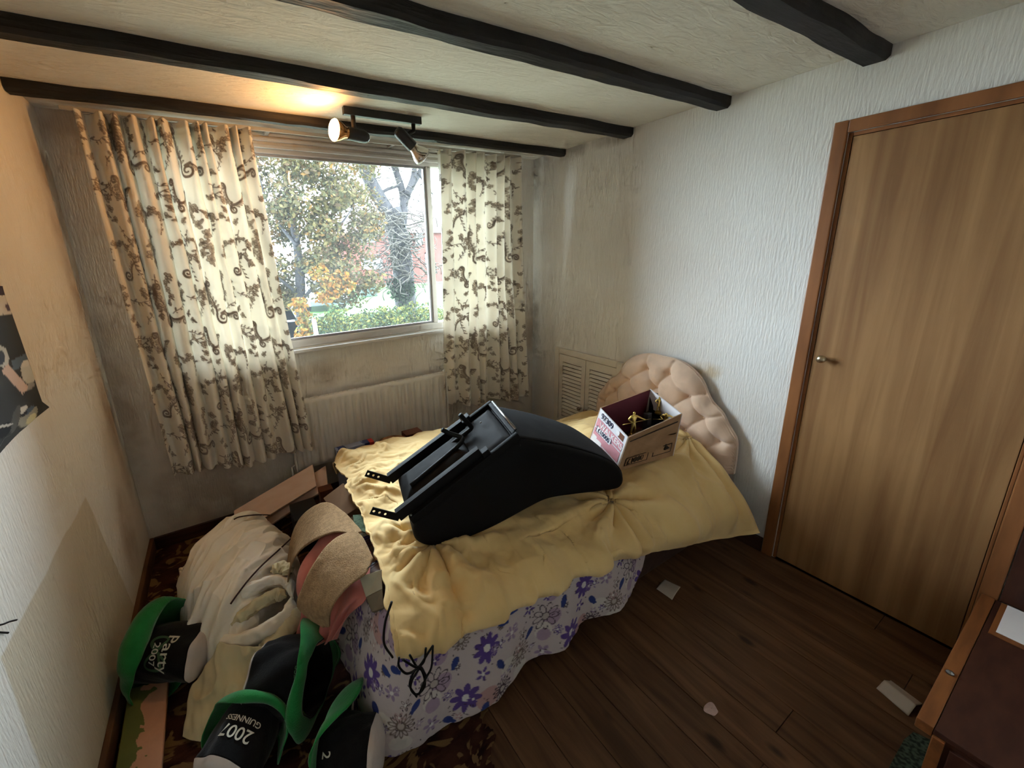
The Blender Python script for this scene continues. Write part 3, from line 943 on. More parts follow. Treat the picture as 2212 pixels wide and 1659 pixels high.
def curtain(name, label, top, bot, nu, nv, pleats, seed, hem, scale=980.0, yc=-0.135, amp=.040):
    """top/bot = (x0, x1) of the gathered cloth, hem(u) = height of the lower edge"""
    u = np.linspace(0, 1, nu)[:, None]; v = np.linspace(0, 1, nv)[None, :]     # v from top down
    ztop = 2.222
    z = ztop - v * (ztop - hem(u))
    bell = v ** 1.3
    ph = pleats * 2 * pi * (u + .16 / pleats * np.sin(2 * pi * u * pleats * .37 + seed) + fbm(u * 4 + v * .25, v * .5 + seed, seed) * .10)
    soft = .62 + .38 * np.exp(-v * 5) + .25 * fbm(u * 6, v * 1.2, seed + 3)
    d = amp * (np.sin(ph) * soft + .35 * np.sin(2 * ph + 1.3 + 3 * v) * np.exp(-v * 7))
    d = d + .035 * bell * fbm(u * 3.2 + .2 * v, v * .7, seed + 5) * 1.6
    ph2 = ph + .9
    x = (top[0] + (top[1] - top[0]) * u) * (1 - bell) + (bot[0] + (bot[1] - bot[0]) * u) * bell
    x = x + .010 * np.cos(ph2) * (1 - .4 * v) + .018 * fbm(u * 2 + 7, v * 3, seed + 9) * (u * (1 - u) * 2 + .4)
    y = yc + d + .012 * bell
    P = np.stack([x, y + 0 * z, z + .004 * np.sin(ph) * v ** 6 + 0 * x], -1)
    # cloth length along u, for the print
    ds = np.hypot(np.diff(P[:, nv // 2, 0]), np.diff(P[:, nv // 2, 1])); s = np.concatenate([[0], np.cumsum(ds)])
    c = TOILE.sample(s[:, None] * scale + 0 * v + seed * 130, (ztop - z) * scale + 0 * u + seed * 77 + 200)
    r = thing(name, label, 'curtain', 'toile curtains at the window')
    grid('cloth', P, MAT['curtain'], r, c, thick=0.0015)
    # gathered heading tape and hooks
    Hd = P[:, :max(3, nv // 60)] + np.array([0, .0028, 0])
    grid('heading_tape', Hd[::2], MAT['tape'], r, thick=.001)
    place(r, (float(x[nu // 2, 0]), yc, float(hem(np.array(.5)))))
    return P


MAT['tape'] = mk('cream_heading_tape', (222, 212, 188), .9, var=.05)
curtain('curtain', 'wide cream toile curtain left of the window, lit by the lamp', (-2.652, -1.985), (-2.61, -1.893), 420, 640, 11, 2,
        lambda u: .462 - .045 * u + .012 * np.sin(u * 9))
curtain('curtain', 'narrow cream toile curtain right of the window near the corner', (-0.905, -0.27), (-0.945, -0.178), 300, 520, 8, 5,
        lambda u: .478 - .075 * u + .05 * (u < 0) + .014 * np.sin(u * 14), amp=.034)
MAT['track'] = mk('white_curtain_track', (190, 184, 174), .5)
tr = thing('curtain_track', 'white plastic curtain track under the ceiling above the window', 'curtain track')
box('rail', (-2.70, -0.118, 2.228), (-0.22, -0.106, 2.246), MAT['track'], tr, .002)
for xk in (-2.6, -1.9, -1.2, -.35):
    box('bracket', (xk, -0.105, 2.230), (xk + .02, -0.024, 2.244), MAT['track'], tr, .001)
place(tr, (-1.5, -.1, 2.23))

# ------------------------------------------------------------------ spotlight bar
MAT['blackm'] = mk('black_lamp_metal', (30, 28, 28), .42, var=.1, spec=.5)
MAT['chrome'] = mk('silvered_reflector_bulb', (205, 196, 188), .16, metal=1.0, var=.03)
MAT['copper'] = mk('warm_reflector_bulb', (214, 150, 90), .2, metal=1.0)
MAT['lit'] = mk('lit_bulb_face', (255, 200, 130), .5, emit=((255, 180, 100), 110.0))
MAT['offglass'] = mk('unlit_bulb_glass', (214, 210, 202), .25, spec=.5)
lp = thing('spotlight_bar', 'black ceiling bar with two spotlights, the left bulb lit', 'ceiling light')
BY = -0.55
b0, b1 = at(742, 238, z=2.238), at(910, 262, z=2.238)
box('bar', (b0[0], BY - .014, 2.222), (b1[0], BY + .014, H - .001), MAT['blackm'], lp, .003)


def spot(uv_arm, top_z, head, axis, lit):
    head = np.array(head); axis = np.array(axis); axis = axis / np.linalg.norm(axis)
    ax = at(*uv_arm, y=BY)
    arm = tube('arm', [(ax[0], BY, top_z), (ax[0], BY, top_z - .03), tuple(head + np.array([0, 0, .03])), tuple(head + np.array([0, 0, .008]))], .011, MAT['blackm'], lp, 12)
    h = lathe('lamp_head', [(.004, -.075), (.018, -.073), (.026, -.062), (.029, -.045), (.029, .035), (.027, .038), (.004, .038)], head, axis, MAT['blackm'], lp, 28)
    prof = [(.024, .036), (.026, .05), (.032, .062), (.043, .082), (.0475, .098), (.0475, .104)]
    lathe('reflector_bulb', prof, head, axis, MAT['copper'] if lit else MAT['chrome'], h, 32, closed=False)
    fp = [(.0475, .1045), (.044, .110), (.032, .116), (.016, .119), (.0005, .120)]
    lathe('bulb_face', fp, head, axis, MAT['lit'] if lit else MAT['offglass'], h, 32, closed=True)


spot((762, 250), 2.222, (at(766, 291, y=BY)[0], BY, at(766, 291, y=BY)[2]), (-0.97, -0.25, 0.03), True)
spot((893, 275), 2.222, (at(880, 305, y=BY)[0], BY, at(880, 305, y=BY)[2]), (0.74, -0.05, -0.66), False)
place(lp, (-1.42, BY, H))

# ------------------------------------------------------------------ radiator
MAT['rad'] = mk('dulled_radiator_enamel', (228, 224, 217), .5, var=.04, vs=5, spec=.3)
rd = thing('radiator', 'off-white ribbed panel radiator on the wall below the window', 'radiator')
RX0, RX1, RZ0, RZ1 = -2.0, -0.892, .275, .736
n = 221
x = np.linspace(RX0 + .012, RX1 - .012, n)
z = np.concatenate([[RZ0, RZ0 + .008], np.linspace(RZ0 + .04, RZ1 - .045, 8), [RZ1 - .03, RZ1 - .008, RZ1]])
fl = np.clip(np.sin((x - RX0) / .0495 * 2 * pi) * 2.2, -1, 1) * .5 + .5
env = np.clip(np.minimum((z - RZ0 - .02) / .03, (RZ1 - .025 - z) / .03), 0, 1)
yy = -.088 + .010 * fl[:, None] * env[None, :]
yy[:, 0] = -.07; yy[:, -1] = -.07
P = np.stack([np.repeat(x[:, None], len(z), 1), yy, np.repeat(z[None, :], n, 0)], -1)
grid('front_panel', P, MAT['rad'], rd, thick=.002)
box('back_panel', (RX0 + .012, -.05, RZ0), (RX1 - .012, -.042, RZ1 - .004), MAT['rad'], rd)
box('end_cap', (RX0, -.089, RZ0 - .002), (RX0 + .0118, -.036, RZ1 + .002), MAT['rad'], rd, .003)
box('end_cap', (RX1 - .0118, -.089, RZ0 - .002), (RX1, -.036, RZ1 + .002), MAT['rad'], rd, .003)
for k in range(36):
    xk = RX0 + .02 + k * .0302
    box('top_grille', (xk, -.068, RZ1 - .008), (xk + .022, -.051, RZ1 - .002), MAT['rad'], rd)
for xk in (-1.8, -1.1):
    box('wall_bracket', (xk, -.0415, RZ0 + .05), (xk + .03, -.0008, RZ1 - .06), MAT['rad'], rd)
tube('pipe', [(RX0 - .02, -.06, .0), (RX0 - .02, -.06, RZ0 + .03), (RX0 + .001, -.06, RZ0 + .04)], .0075, MAT['rad'], rd)
place(rd, (-1.45, -.06, 0))

# ------------------------------------------------------------------ louvred hatch in the right wall
MAT['hatch'] = mk('cream_gloss_joinery', (224, 216, 204), .4, var=.05, vs=6, spec=.35)
MAT['hknob'] = mk('mottled_ceramic_knob', (196, 178, 160), .35, col2=(104, 74, 56), vs=60)
MAT['gapshade'] = mk('painted_gap_shade', (128, 116, 104), .9, var=.1)  # darkened colour standing in for the shade between louvre slats
ht = thing('louvred_cupboard', 'small cream cupboard with two louvred doors set into the right wall', 'cupboard')
hy0, hy1, hz0, hz1 = -0.296, -0.933, .20, .835
fw = .045
box('frame', (-.022, hy0 - fw, hz0), (-.0005, hy0, hz1), MAT['hatch'], ht, .004)
box('frame', (-.022, hy1, hz0), (-.0005, hy1 + fw, hz1), MAT['hatch'], ht, .004)
box('frame', (-.022, hy1 + fw + .0003, hz1 - fw), (-.0005, hy0 - fw - .0003, hz1), MAT['hatch'], ht, .004)
box('frame', (-.022, hy1 + fw + .0003, hz0), (-.0005, hy0 - fw - .0003, hz0 + fw), MAT['hatch'], ht, .004)
mid = (hy0 + hy1) / 2
slat_mesh = None
for (a, b_, kn) in ((hy0 - fw - .003, mid + .003, mid + .03), (mid - .003, hy1 + fw + .003, mid - .03)):
    d = boxes('door', [((-.016, a - .036, hz0 + fw + .004), (-.001, a, hz1 - fw - .004)), ((-.016, b_, hz0 + fw + .004), (-.001, b_ + .036, hz1 - fw - .004)),
                       ((-.016, b_ + .036, hz1 - fw - .055), (-.001, a - .036, hz1 - fw - .004)), ((-.016, b_ + .036, hz0 + fw + .004), (-.001, a - .036, hz0 + fw + .03)),
                       ], MAT['hatch'], ht)
    box('gap_shade_panel', (-.0022, b_ + .036, hz0 + fw + .03), (-.0008, a - .036, hz1 - fw - .055), MAT['gapshade'], d)  # flat backing panel, the cupboard's inner shade is put into its colour
    zz = hz0 + fw + .034
    ls = (a - .0365) - (b_ + .0365)
    while zz < hz1 - fw - .066:
        if slat_mesh is None:
            s = box('slat', (-.017, -ls / 2, 0), (-.0140, ls / 2, .0225), MAT['hatch'], d, M=Matrix.Rotation(radians(30), 4, 'Y'))
            slat_mesh = s.data
        else:
            s = bpy.data.objects.new('slat', slat_mesh); COL.objects.link(s); s.parent = d
        s.location = (-.0045, (a + b_) / 2, zz)
        zz += .0295
    lathe('knob', [(.005, 0), (.006, .012), (.013, .018), (.016, .026), (.012, .034), (.001, .037)], (-.0162, kn, .405), (-1, 0, 0), MAT['hknob'], d, 14)
place(ht, (0, mid, hz0))

# ------------------------------------------------------------------ bed
MAT['divan'] = mk('dark_divan_cloth', (66, 46, 38), .9, var=.15, vs=20)
MAT['matt'] = mk('old_mattress_ticking', (190, 176, 150), .9, var=.08)
MAT['velvet'] = mk('peach_velour', (222, 192, 168), .75, var=.06, vs=14, bump=.05, bs=200, sheen=.5, spec=.1)
bed = thing('single_bed', 'single divan bed with a peach buttoned headboard against the right wall', 'bed')
box('base', (-1.93, -1.66, .04), (-.10, -.76, .29), MAT['divan'], bed, .015)
box('mattress', (-1.92, -1.655, .291), (-.10, -.77, .455), MAT['matt'], bed, .05, 3)
for xk in (-1.8, -.3):
    for yk in (-1.58, -.85):
        lathe('castor', [(.005, 0), (.022, .003), (.022, .02), (.012, .028), (.012, .031)], (xk, yk, .0085 if xk < -1 else 0), (0, 0, 1), MAT['blackm'], bed, 12)
half = [(0, .944), (.07, .945), (.14, .93), (.20, .898), (.25, .852), (.285, .79), (.315, .748), (.37, .705), (.41, .645), (.455, .582), (.466, .50), (.466, .385)]
hc = -1.226
hp = spline(half, 90)
nu, nv = 161, 110
u = np.linspace(-1, 1, nu)
yw = .466
Yg = u * yw
zt = np.interp(np.abs(Yg), hp[:, 0], hp[:, 1])
# outline: bottom .385; columns run from bottom to the curved top edge
v = np.linspace(0, 1, nv)
Z = .385 + (zt[:, None] - .385) * v[None, :]
Y = np.repeat((hc - Yg)[:, None], nv, 1)
dz = (zt[:, None] - Z); dy = (yw - np.abs(Yg))[:, None] + 0 * Z
dist = np.minimum(np.minimum(dz * .82, dy), 1)
# true distance to the outline
ol = np.concatenate([hp, [[.466, .385]]])
ol = np.concatenate([ol, ol * [-1, 1]])
dd = np.min(np.hypot(Yg[:, None, None] - ol[None, None, :, 0], Z[..., None] - ol[None, None, :, 1]), -1)
puff = .062 * (1 - np.exp(-(dd / .035) ** 1.1))
btn = [(r_, z_) for z_, row in ((.852, (-.07, .07)), (.752, (-.2, -.0, .2)), (.652, (-.29, -.1, .1, .29)), (.55, (-.385, -.2, 0, .2, .385)), (.45, (-.29, -.1, .1, .29))) for r_ in row]
dimp = np.zeros_like(Z); crease = np.zeros_like(Z)
for (r_, z_) in btn:
    q = np.hypot(Yg[:, None] - r_, Z - z_)
    dimp = np.maximum(dimp, np.exp(-(q / .028) ** 1.2))
    for (r2, z2) in btn:
        if z2 < z_ and .05 < abs(r2 - r_) < .14 and z_ - z2 < .13:
            ax = np.array([r_, z_]); bx = np.array([r2, z2]); ab = bx - ax; L2 = ab @ ab
            tt = np.clip(((Yg[:, None] - ax[0]) * ab[0] + (Z - ax[1]) * ab[1]) / L2, 0, 1)
            q = np.hypot(Yg[:, None] - ax[0] - tt * ab[0], Z - ax[1] - tt * ab[1])
            crease = np.maximum(crease, np.exp(-(q / .009)))
for (r_, z_, ex, ez) in [(-.07, .852, -.09, .95), (.07, .852, .09, .95), (-.2, .752, -.30, .80), (.2, .752, .30, .80), (-.29, .652, -.39, .70), (.29, .652, .39, .70),
                         (-.385, .55, -.47, .56), (.385, .55, .47, .56)]:
    ax = np.array([r_, z_]); ab = np.array([ex, ez]) - ax; L2 = ab @ ab
    tt = np.clip(((Yg[:, None] - ax[0]) * ab[0] + (Z - ax[1]) * ab[1]) / L2, 0, 1)
    q = np.hypot(Yg[:, None] - ax[0] - tt * ab[0], Z - ax[1] - tt * ab[1])
    crease = np.maximum(crease, np.exp(-(q / .009)))
near = np.zeros_like(Z)
for (r_, z_) in btn: near = np.maximum(near, np.exp(-np.hypot(Yg[:, None] - r_, Z - z_) / .045))
dep = puff - .046 * dimp - .024 * crease * (1 - dimp) * (.45 + .55 * near) + .006 * ridge(Yg[:, None] * 9 + Z * 3, Z * 9, 4) * np.exp(-dimp * 0) * .3
dep = np.maximum(dep, .002)
X = -.045 - dep
P = np.stack([X, Y, Z], -1)
hb = grid('headboard', P, MAT['velvet'], bed)
hb['label'] = 'peach velour buttoned headboard with an arched top'
ring = [(-.045, hc - a, b_) for a, b_ in ol[:len(ol) // 2]] + [(-.045, hc - a, b_) for a, b_ in ol[len(ol) // 2:][::-1]]
prism('headboard_back', ring, (.018, 0, 0), MAT['velvet'], bed)
for (r_, z_) in btn:
    i = int(np.argmin(np.abs(Yg - r_))); j = int(np.argmin(np.abs(Z[i] - z_)))
    lathe('button', [(.0075, 0), (.008, .002), (.006, .005), (.001, .006)], (X[i, j] + .001, hc - r_, z_), (-1, 0, 0), MAT['velvet'], hb, 10)
for yk in (hc - .28, hc + .28):
    box('headboard_leg', (-.045, yk - .03, .0), (-.02, yk + .03, .40), MAT['divan'], bed)
place(bed, (-1.0, -1.21, 0))

# ------------------------------------------------------------------ floral bedspread


def floral():
    T = Print(520, 520, (204, 190, 188)); rs = random.Random(9)
    pur = lin(96, 72, 142); blue = lin(52, 66, 128); wht = lin(224, 220, 216); pink = lin(186, 150, 150); lil = lin(160, 138, 166); dk = lin(70, 54, 66); ol = lin(120, 104, 96)
    for _ in range(10): T.ell(rs.uniform(0, 520), rs.uniform(0, 520), rs.uniform(30, 55), rs.uniform(24, 44), rs.random() * 6, rs.choice((lin(216, 208, 200), lin(190, 152, 148), lin(176, 152, 172))))

    def daisy(x, y, r, n, c, hollow=0, cen=wht):
        for i in range(n):
            a = i * 2 * pi / n + .2
            T.ell(x + cos(a) * r * .6, y + sin(a) * r * .6, r * .40, r * (.20 if n < 10 else .13), a, c, hollow)
        T.dot(x, y, r * .24, cen)

    for x, y, r, n, c, h in [(110, 110, 62, 8, pur, 0), (330, 70, 58, 8, dk, 3), (430, 260, 60, 9, pur, 0), (210, 300, 66, 9, dk, 3), (70, 400, 54, 14, ol, 3), (330, 430, 62, 8, pur, 0),
                             (480, 470, 48, 14, dk, 3), (250, 180, 30, 6, pur, 0), (480, 120, 34, 6, lil, 0), (130, 230, 28, 5, pur, 0), (190, 470, 36, 6, lil, 0), (400, 350, 30, 5, pur, 0),
                             (30, 270, 34, 6, lil, 0), (20, 30, 30, 5, pur, 0), (330, 180, 40, 14, ol, 2.5)]:
        daisy(x, y, r, n, c, h, wht if not h else lin(190, 178, 170))
    for _ in range(26):
        daisy(rs.uniform(0, 520), rs.uniform(0, 520), rs.uniform(14, 26), rs.choice((5, 6, 8)), rs.choice((lil, pink, ol, dk, pur)), rs.choice((0, 2, 2)))
    for x, y, a in [(200, 60, 1.2), (40, 180, .3), (300, 260, 2), (480, 360, 1), (130, 340, 2.4), (260, 500, .6), (400, 30, 1.8), (400, 500, 2.2), (510, 200, .4)]:
        T.ell(x, y, 24, 15, a, blue); T.ell(x + cos(a) * 20, y + sin(a) * 20, 12, 7, a + .6, blue); T.ell(x + cos(a) * 20, y + sin(a) * 20, 12, 7, a - .6, blue)
    for _ in range(120):
        x, y, a = rs.uniform(0, 520), rs.uniform(0, 520), rs.uniform(0, 6.3)
        T.ell(x, y, 6, 2.2, a, dk)
    return T


FLORAL = floral()
MAT['floral'] = mk('purple_flower_print_cotton', (200, 190, 190), .9, attr=True, spec=.05, bump=.06, bs=300, sheen=.1)
# the hanging skirt: plan path round the foot corner and along the near side; (x, y, hem height)
path = np.array([(-2.045, -1.18, .16), (-2.055, -1.22, .13), (-2.06, -1.27, .10), (-2.075, -1.42, .05), (-2.06, -1.58, .02), (-2.00, -1.675, .008), (-1.90, -1.715, .01), (-1.70, -1.715, .03), (-1.45, -1.71, .05),
                 (-1.2, -1.715, .065), (-1.0, -1.725, .075), (-.86, -1.725, .085), (-.79, -1.715, .13), (-.755, -1.705, .22)])
nu, nv = 640, 190
pp = spline(path, nu)
inner = spline(np.array([(-1.945, -1.18), (-1.945, -1.22), (-1.945, -1.27), (-1.945, -1.42), (-1.945, -1.58), (-1.94, -1.665), (-1.88, -1.682), (-1.70, -1.682), (-1.45, -1.682), (-1.2, -1.682), (-1.0, -1.682), (-.86, -1.682), (-.80, -1.682), (-.76, -1.68)]), nu)
sl = np.concatenate([[0], np.cumsum(np.hypot(*np.diff(pp[:, :2], axis=0).T))])
v = np.linspace(0, 1, nv)
ztop = .466
zz = ztop + (pp[:, 2:3] - ztop) * np.clip((v[None, :] - .08) / .92, 0, 1)
k = np.clip((v - .08) / .92, 0, 1)[None, :] ** .8
xy = inner[:, None, :] * (1 - k[..., None]) + pp[:, None, :2] * k[..., None]
tin = (np.array([-1.4, -1.2]) - inner); tin /= np.linalg.norm(tin, axis=1)[:, None]
inl = np.clip(.08 - v, 0, 1)[None, :, None] * 1.4
xy = xy + tin[:, None, :] * inl
T2 = np.gradient(pp[:, :2], axis=0); T2 /= np.linalg.norm(T2, axis=1)[:, None]
Nn = np.stack([T2[:, 1], -T2[:, 0]], 1)       # outward (away from the bed)
if (Nn[300] @ np.array([0, -1.0])) < 0: Nn = -Nn
wav = (.022 * np.sin(sl * 17 + 1.2 * np.sin(sl * 5))[:, None] + .03 * fbm(sl[:, None] * 7, v[None, :] * 1.5, 31)) * k ** 1.4 * .8 + .004 * fbm(sl[:, None] * 30, v[None, :] * 14, 33) * k
xy = xy + Nn[:, None, :] * wav[..., None]
P = np.stack([xy[..., 0], xy[..., 1], zz], -1)
c = FLORAL.sample(sl[:, None] * 1080 + 0 * zz, (ztop - zz) * 1080 + 40)
bs = grid('floral_bedspread', P, MAT['floral'], None, c, thick=.002)
tag(bs, 'bedspread printed with purple and blue flowers hanging from the bed side', 'bedspread')
# ------------------------------------------------------------------ yellow duvet
MAT['yellow'] = mk('yellow_cotton_duvet', (235, 204, 146), .8, var=.05, vs=5, col2=(227, 193, 132), bump=.12, bs=34, spec=.15, sheen=.15)
ctl = np.array([
    [(-1.830, -0.500, 0.400), (-1.862, -0.550, 0.495), (-1.860, -0.800, 0.525), (-1.890, -1.050, 0.535), (-1.910, -1.320, 0.545), (-1.935, -1.560, 0.535), (-1.962, -1.700, 0.475), (-1.960, -1.703, 0.425)],
    [(-1.700, -0.450, 0.410), (-1.700, -0.530, 0.520), (-1.700, -0.800, 0.555), (-1.720, -1.050, 0.545), (-1.740, -1.320, 0.545), (-1.760, -1.560, 0.540), (-1.800, -1.740, 0.470), (-1.800, -1.723, 0.415)],
    [(-1.450, -0.440, 0.410), (-1.450, -0.520, 0.525), (-1.450, -0.800, 0.560), (-1.450, -1.050, 0.540), (-1.460, -1.320, 0.535), (-1.480, -1.580, 0.540), (-1.500, -1.770, 0.470), (-1.500, -1.743, 0.410)],
    [(-1.100, -0.440, 0.400), (-1.100, -0.520, 0.500), (-1.100, -0.800, 0.545), (-1.100, -1.050, 0.540), (-1.100, -1.320, 0.540), (-1.120, -1.580, 0.535), (-1.150, -1.780, 0.455), (-1.150, -1.753, 0.395)],
    [(-0.800, -0.550, 0.380), (-0.800, -0.620, 0.490), (-0.800, -0.850, 0.535), (-0.800, -1.080, 0.550), (-0.800, -1.350, 0.548), (-0.820, -1.580, 0.525), (-0.840, -1.775, 0.400), (-0.840, -1.763, 0.315)],
    [(-0.500, -0.600, 0.360), (-0.500, -0.680, 0.440), (-0.500, -0.900, 0.510), (-0.480, -1.100, 0.580), (-0.470, -1.360, 0.590), (-0.480, -1.580, 0.530), (-0.500, -1.770, 0.360), (-0.500, -1.788, 0.235)],
    [(-0.260, -0.660, 0.340), (-0.260, -0.740, 0.410), (-0.260, -0.920, 0.490), (-0.250, -1.100, 0.570), (-0.250, -1.360, 0.580), (-0.250, -1.560, 0.520), (-0.270, -1.770, 0.350), (-0.280, -1.818, 0.185)],
    [(-0.135, -0.700, 0.320), (-0.135, -0.780, 0.400), (-0.130, -0.940, 0.470), (-0.130, -1.100, 0.530), (-0.130, -1.360, 0.530), (-0.130, -1.520, 0.490), (-0.140, -1.760, 0.350), (-0.130, -1.873, 0.175)],
])
nu, nv = 600, 430
S = crsurf(ctl, nu, nv)
Nm = gnormals(S)
if Nm[nu // 2, nv // 2, 2] < 0: Nm = -Nm
X, Y = S[..., 0], S[..., 1]
uu = np.linspace(0, 1, nu)[:, None]; vv = np.linspace(0, 1, nv)[None, :]
side = np.clip((vv - .66) / .2, 0, 1)
foot = np.exp(-((uu) / .20) ** 2)
w = .038 * fbm(X * 5, Y * 5, 51, 2) + .010 * fbm(X * 11 + Y * 5, Y * 9, 54, 2)
# creases at the rumpled foot, running diagonally over the edge
w = w + foot * (.045 * fbm(X * 6 + Y * 9, X * 3 - Y * 5, 52, 3) + .034 * ridge(X * 7 + Y * 4, Y * 8 - X * 3, 57, 8) + .020 * ridge(X * 13 - Y * 6, Y * 11 + X * 5, 58, 9))
# vertical drape folds on the near side
w = w + side * (.017 * fbm(X * 13 + .25 * vv, vv * 2.0, 53, 2) + .013 * np.exp(-np.abs(vnoise(X * 9 + vv * 1.2, vv * 1.5, 59)) * 10)) * (.35 + .65 * (uu > .0))
# folds radiating from where the chair presses
for cx, cy, rr, am in [(-.93, -1.62, .28, .020), (-1.72, -1.48, .26, .016), (-.20, -1.50, .35, .016)]:
    a = np.arctan2(Y - cy, X - cx); q = np.hypot(X - cx, Y - cy)
    w = w + am * np.sin(a * 9 + 3 * vnoise(a * 2, q * 5, 61)) * np.exp(-((q - .12) / rr) ** 2)
w = w + .010 * ridge(X * 9 + Y * 2, Y * 8, 55, 8) * (.3 + .7 * (fbm(X * 3, Y * 3, 77) > 0)) + .005 * fbm(X * 26, Y * 26, 56, 2)
# long fold from the headboard down to the hanging corner
for (x0, y0_, x1, y1_, rad, am) in [(-.20, -1.30, -.17, -1.86, .028, .030), (-.42, -1.55, -.30, -1.80, .03, .018), (-.70, -1.66, -.62, -1.78, .03, .015)]:
    t_ = np.clip(((X - x0) * (x1 - x0) + (Y - y0_) * (y1_ - y0_)) / ((x1 - x0) ** 2 + (y1_ - y0_) ** 2), 0, 1)
    q = np.hypot(X - x0 - t_ * (x1 - x0), Y - y0_ - t_ * (y1_ - y0_))
    w = w + am * np.exp(-(q / rad) ** 2)
# press the cloth down under the chair and the carton
for (x0, y0_, x1, y1_, rad, am) in [(-1.75, -1.40, -1.62, -1.42, .10, .02), (-.99, -1.55, -.92, -1.50, .08, .012)]:
    t_ = np.clip(((X - x0) * (x1 - x0) + (Y - y0_) * (y1_ - y0_)) / ((x1 - x0) ** 2 + (y1_ - y0_) ** 2), 0, 1)
    q = np.hypot(X - x0 - t_ * (x1 - x0), Y - y0_ - t_ * (y1_ - y0_))
    w = w - am * np.exp(-(q / rad) ** 2)
edge = np.clip(np.minimum(np.minimum(uu, 1 - uu) * 14, np.minimum(vv * 16, (1 - vv) * 9)), .14, 1)
S = S + Nm * (w * edge)[..., None]
floor_z = .474 - .35 * np.clip(-1.60 - Y, 0, 1) ** 1.0 * 1.2 - .35 * np.clip(Y + .80, 0, 1)
S[..., 2] = np.where((X > -1.95) & (Y > -1.66) & (Y < -.76), np.maximum(S[..., 2], floor_z), S[..., 2])
# ragged foot hem
S[:86, :, 0] -= (np.exp(-np.linspace(0, 4, 86))[:, None] * (.034 * fbm(Y[:86] * 9, Y[:86] * 0, 63, 3)))
dv = grid('yellow_duvet', S, MAT['yellow'], None, thick=.010)
tag(dv, 'rumpled pale yellow duvet spread over the bed', 'duvet')

# ------------------------------------------------------------------ tipped-over black chair
MAT['leather'] = mk('black_leatherette', (15, 15, 16), .65, var=.15, vs=6, bump=.08, bs=120, spec=.15)
MAT['feltb'] = mk('charcoal_backrest_cloth', (44, 44, 46), .85, var=.12, vs=16, bump=.06, bs=220, spec=.15)
MAT['under'] = mk('dusty_black_underside', (20, 18, 18), .7, col2=(28, 25, 25), vs=5, bump=.15, bs=12, spec=.15)
MAT['railm'] = mk('black_powder_coated_steel', (13, 12, 13), .6, spec=.2)
MAT['steel'] = mk('bare_steel', (150, 150, 150), .3, metal=1)
A0 = np.array([-1.755, -1.49, 0.0]); ed = np.array([.98978, -.14259, 0]); ez = np.array([0, 0, 1.0]); en = np.array([-.14259, -.98978, 0])
WV = -en * .30 + ez * .032 + ed * .03
ch = thing('black_chair', 'black leatherette chair tipped over on the yellow duvet, steel underframe showing', 'chair')
C3 = lambda s, z, w=0.0: A0 + ed * s + ez * z + WV * (w / .30)
prof = spline([(-.03, .672), (-.040, .635), (-.030, .595), (.01, .562), (.07, .545), (.14, .541), (.25, .552), (.34, .570), (.43, .592), (.52, .606), (.64, .590), (.78, .566), (.87, .552), (.905, .565), (.912, .600),
               (.89, .645), (.84, .69), (.77, .735), (.66, .790), (.55, .838), (.46, .872), (.40, .893), (.375, .890), (.30, .852), (.20, .798), (.10, .744), (.02, .700), (-.03, .672)], 110)[:-1]
bd = prism('body', [C3(s, z) for s, z in prof], WV, MAT['leather'], ch, .022, 4, smooth=True)
# charcoal cloth over the back of the backrest
bk = [q for q in prof if q[0] > .36 and q[1] > .58 and (q[1] > .72 or q[0] > .7)]
bk = np.array([q for q in bk if not (q[0] < .42 and q[1] < .86)])
nb_, nw = len(bk), 24
tg = np.gradient(bk, axis=0); nn = np.stack([-tg[:, 1], tg[:, 0]], 1); nn /= np.linalg.norm(nn, axis=1)[:, None]
if nn[nb_ // 2] @ np.array([.5, .86]) < 0: nn = -nn
P = np.zeros((nb_, nw, 3))
for j in range(nw):
    f = .018 + (.300 - .036) * j / (nw - 1)
    bul = .0025 + .010 * sin(pi * j / (nw - 1))
    for i in range(nb_):
        q = bk[i] + nn[i] * bul
        P[i, j] = C3(q[0], q[1], f)
grid('backrest_cover', P, MAT['feltb'], ch, thick=.003, offset=0)
# underside frame: e1 runs front -> back along the chair bottom, e3 points out of it
p2 = np.array([-.038, .668]); p1 = np.array([.385, .893])
e1 = (p1 - p2) / np.linalg.norm(p1 - p2); e3 = np.array([-e1[1], e1[0]])
LB = np.linalg.norm(p1 - p2)


def U3(a, w, h):       # along the bottom, across the chair, out of the bottom
    q = p2 + e1 * a + e3 * h
    return C3(q[0], q[1], w)


def ubox(name, a0, a1, w0, w1, h0, h1, mat, parent=ch, bevel=.002):
    return hexa(name, [U3(a0, w0, h0), U3(a1, w0, h0), U3(a1, w1, h0), U3(a0, w1, h0), U3(a0, w0, h1), U3(a1, w0, h1), U3(a1, w1, h1), U3(a0, w1, h1)], MAT[mat], parent, bevel)


ubox('base_lip', .0, LB + .012, .004, .022, -.004, .030, 'leather', bevel=.006)
ubox('base_lip', .0, LB + .012, .278, .296, -.004, .030, 'leather', bevel=.006)
ubox('base_lip', LB - .008, LB + .012, .022, .278, -.004, .030, 'leather', bevel=.006)
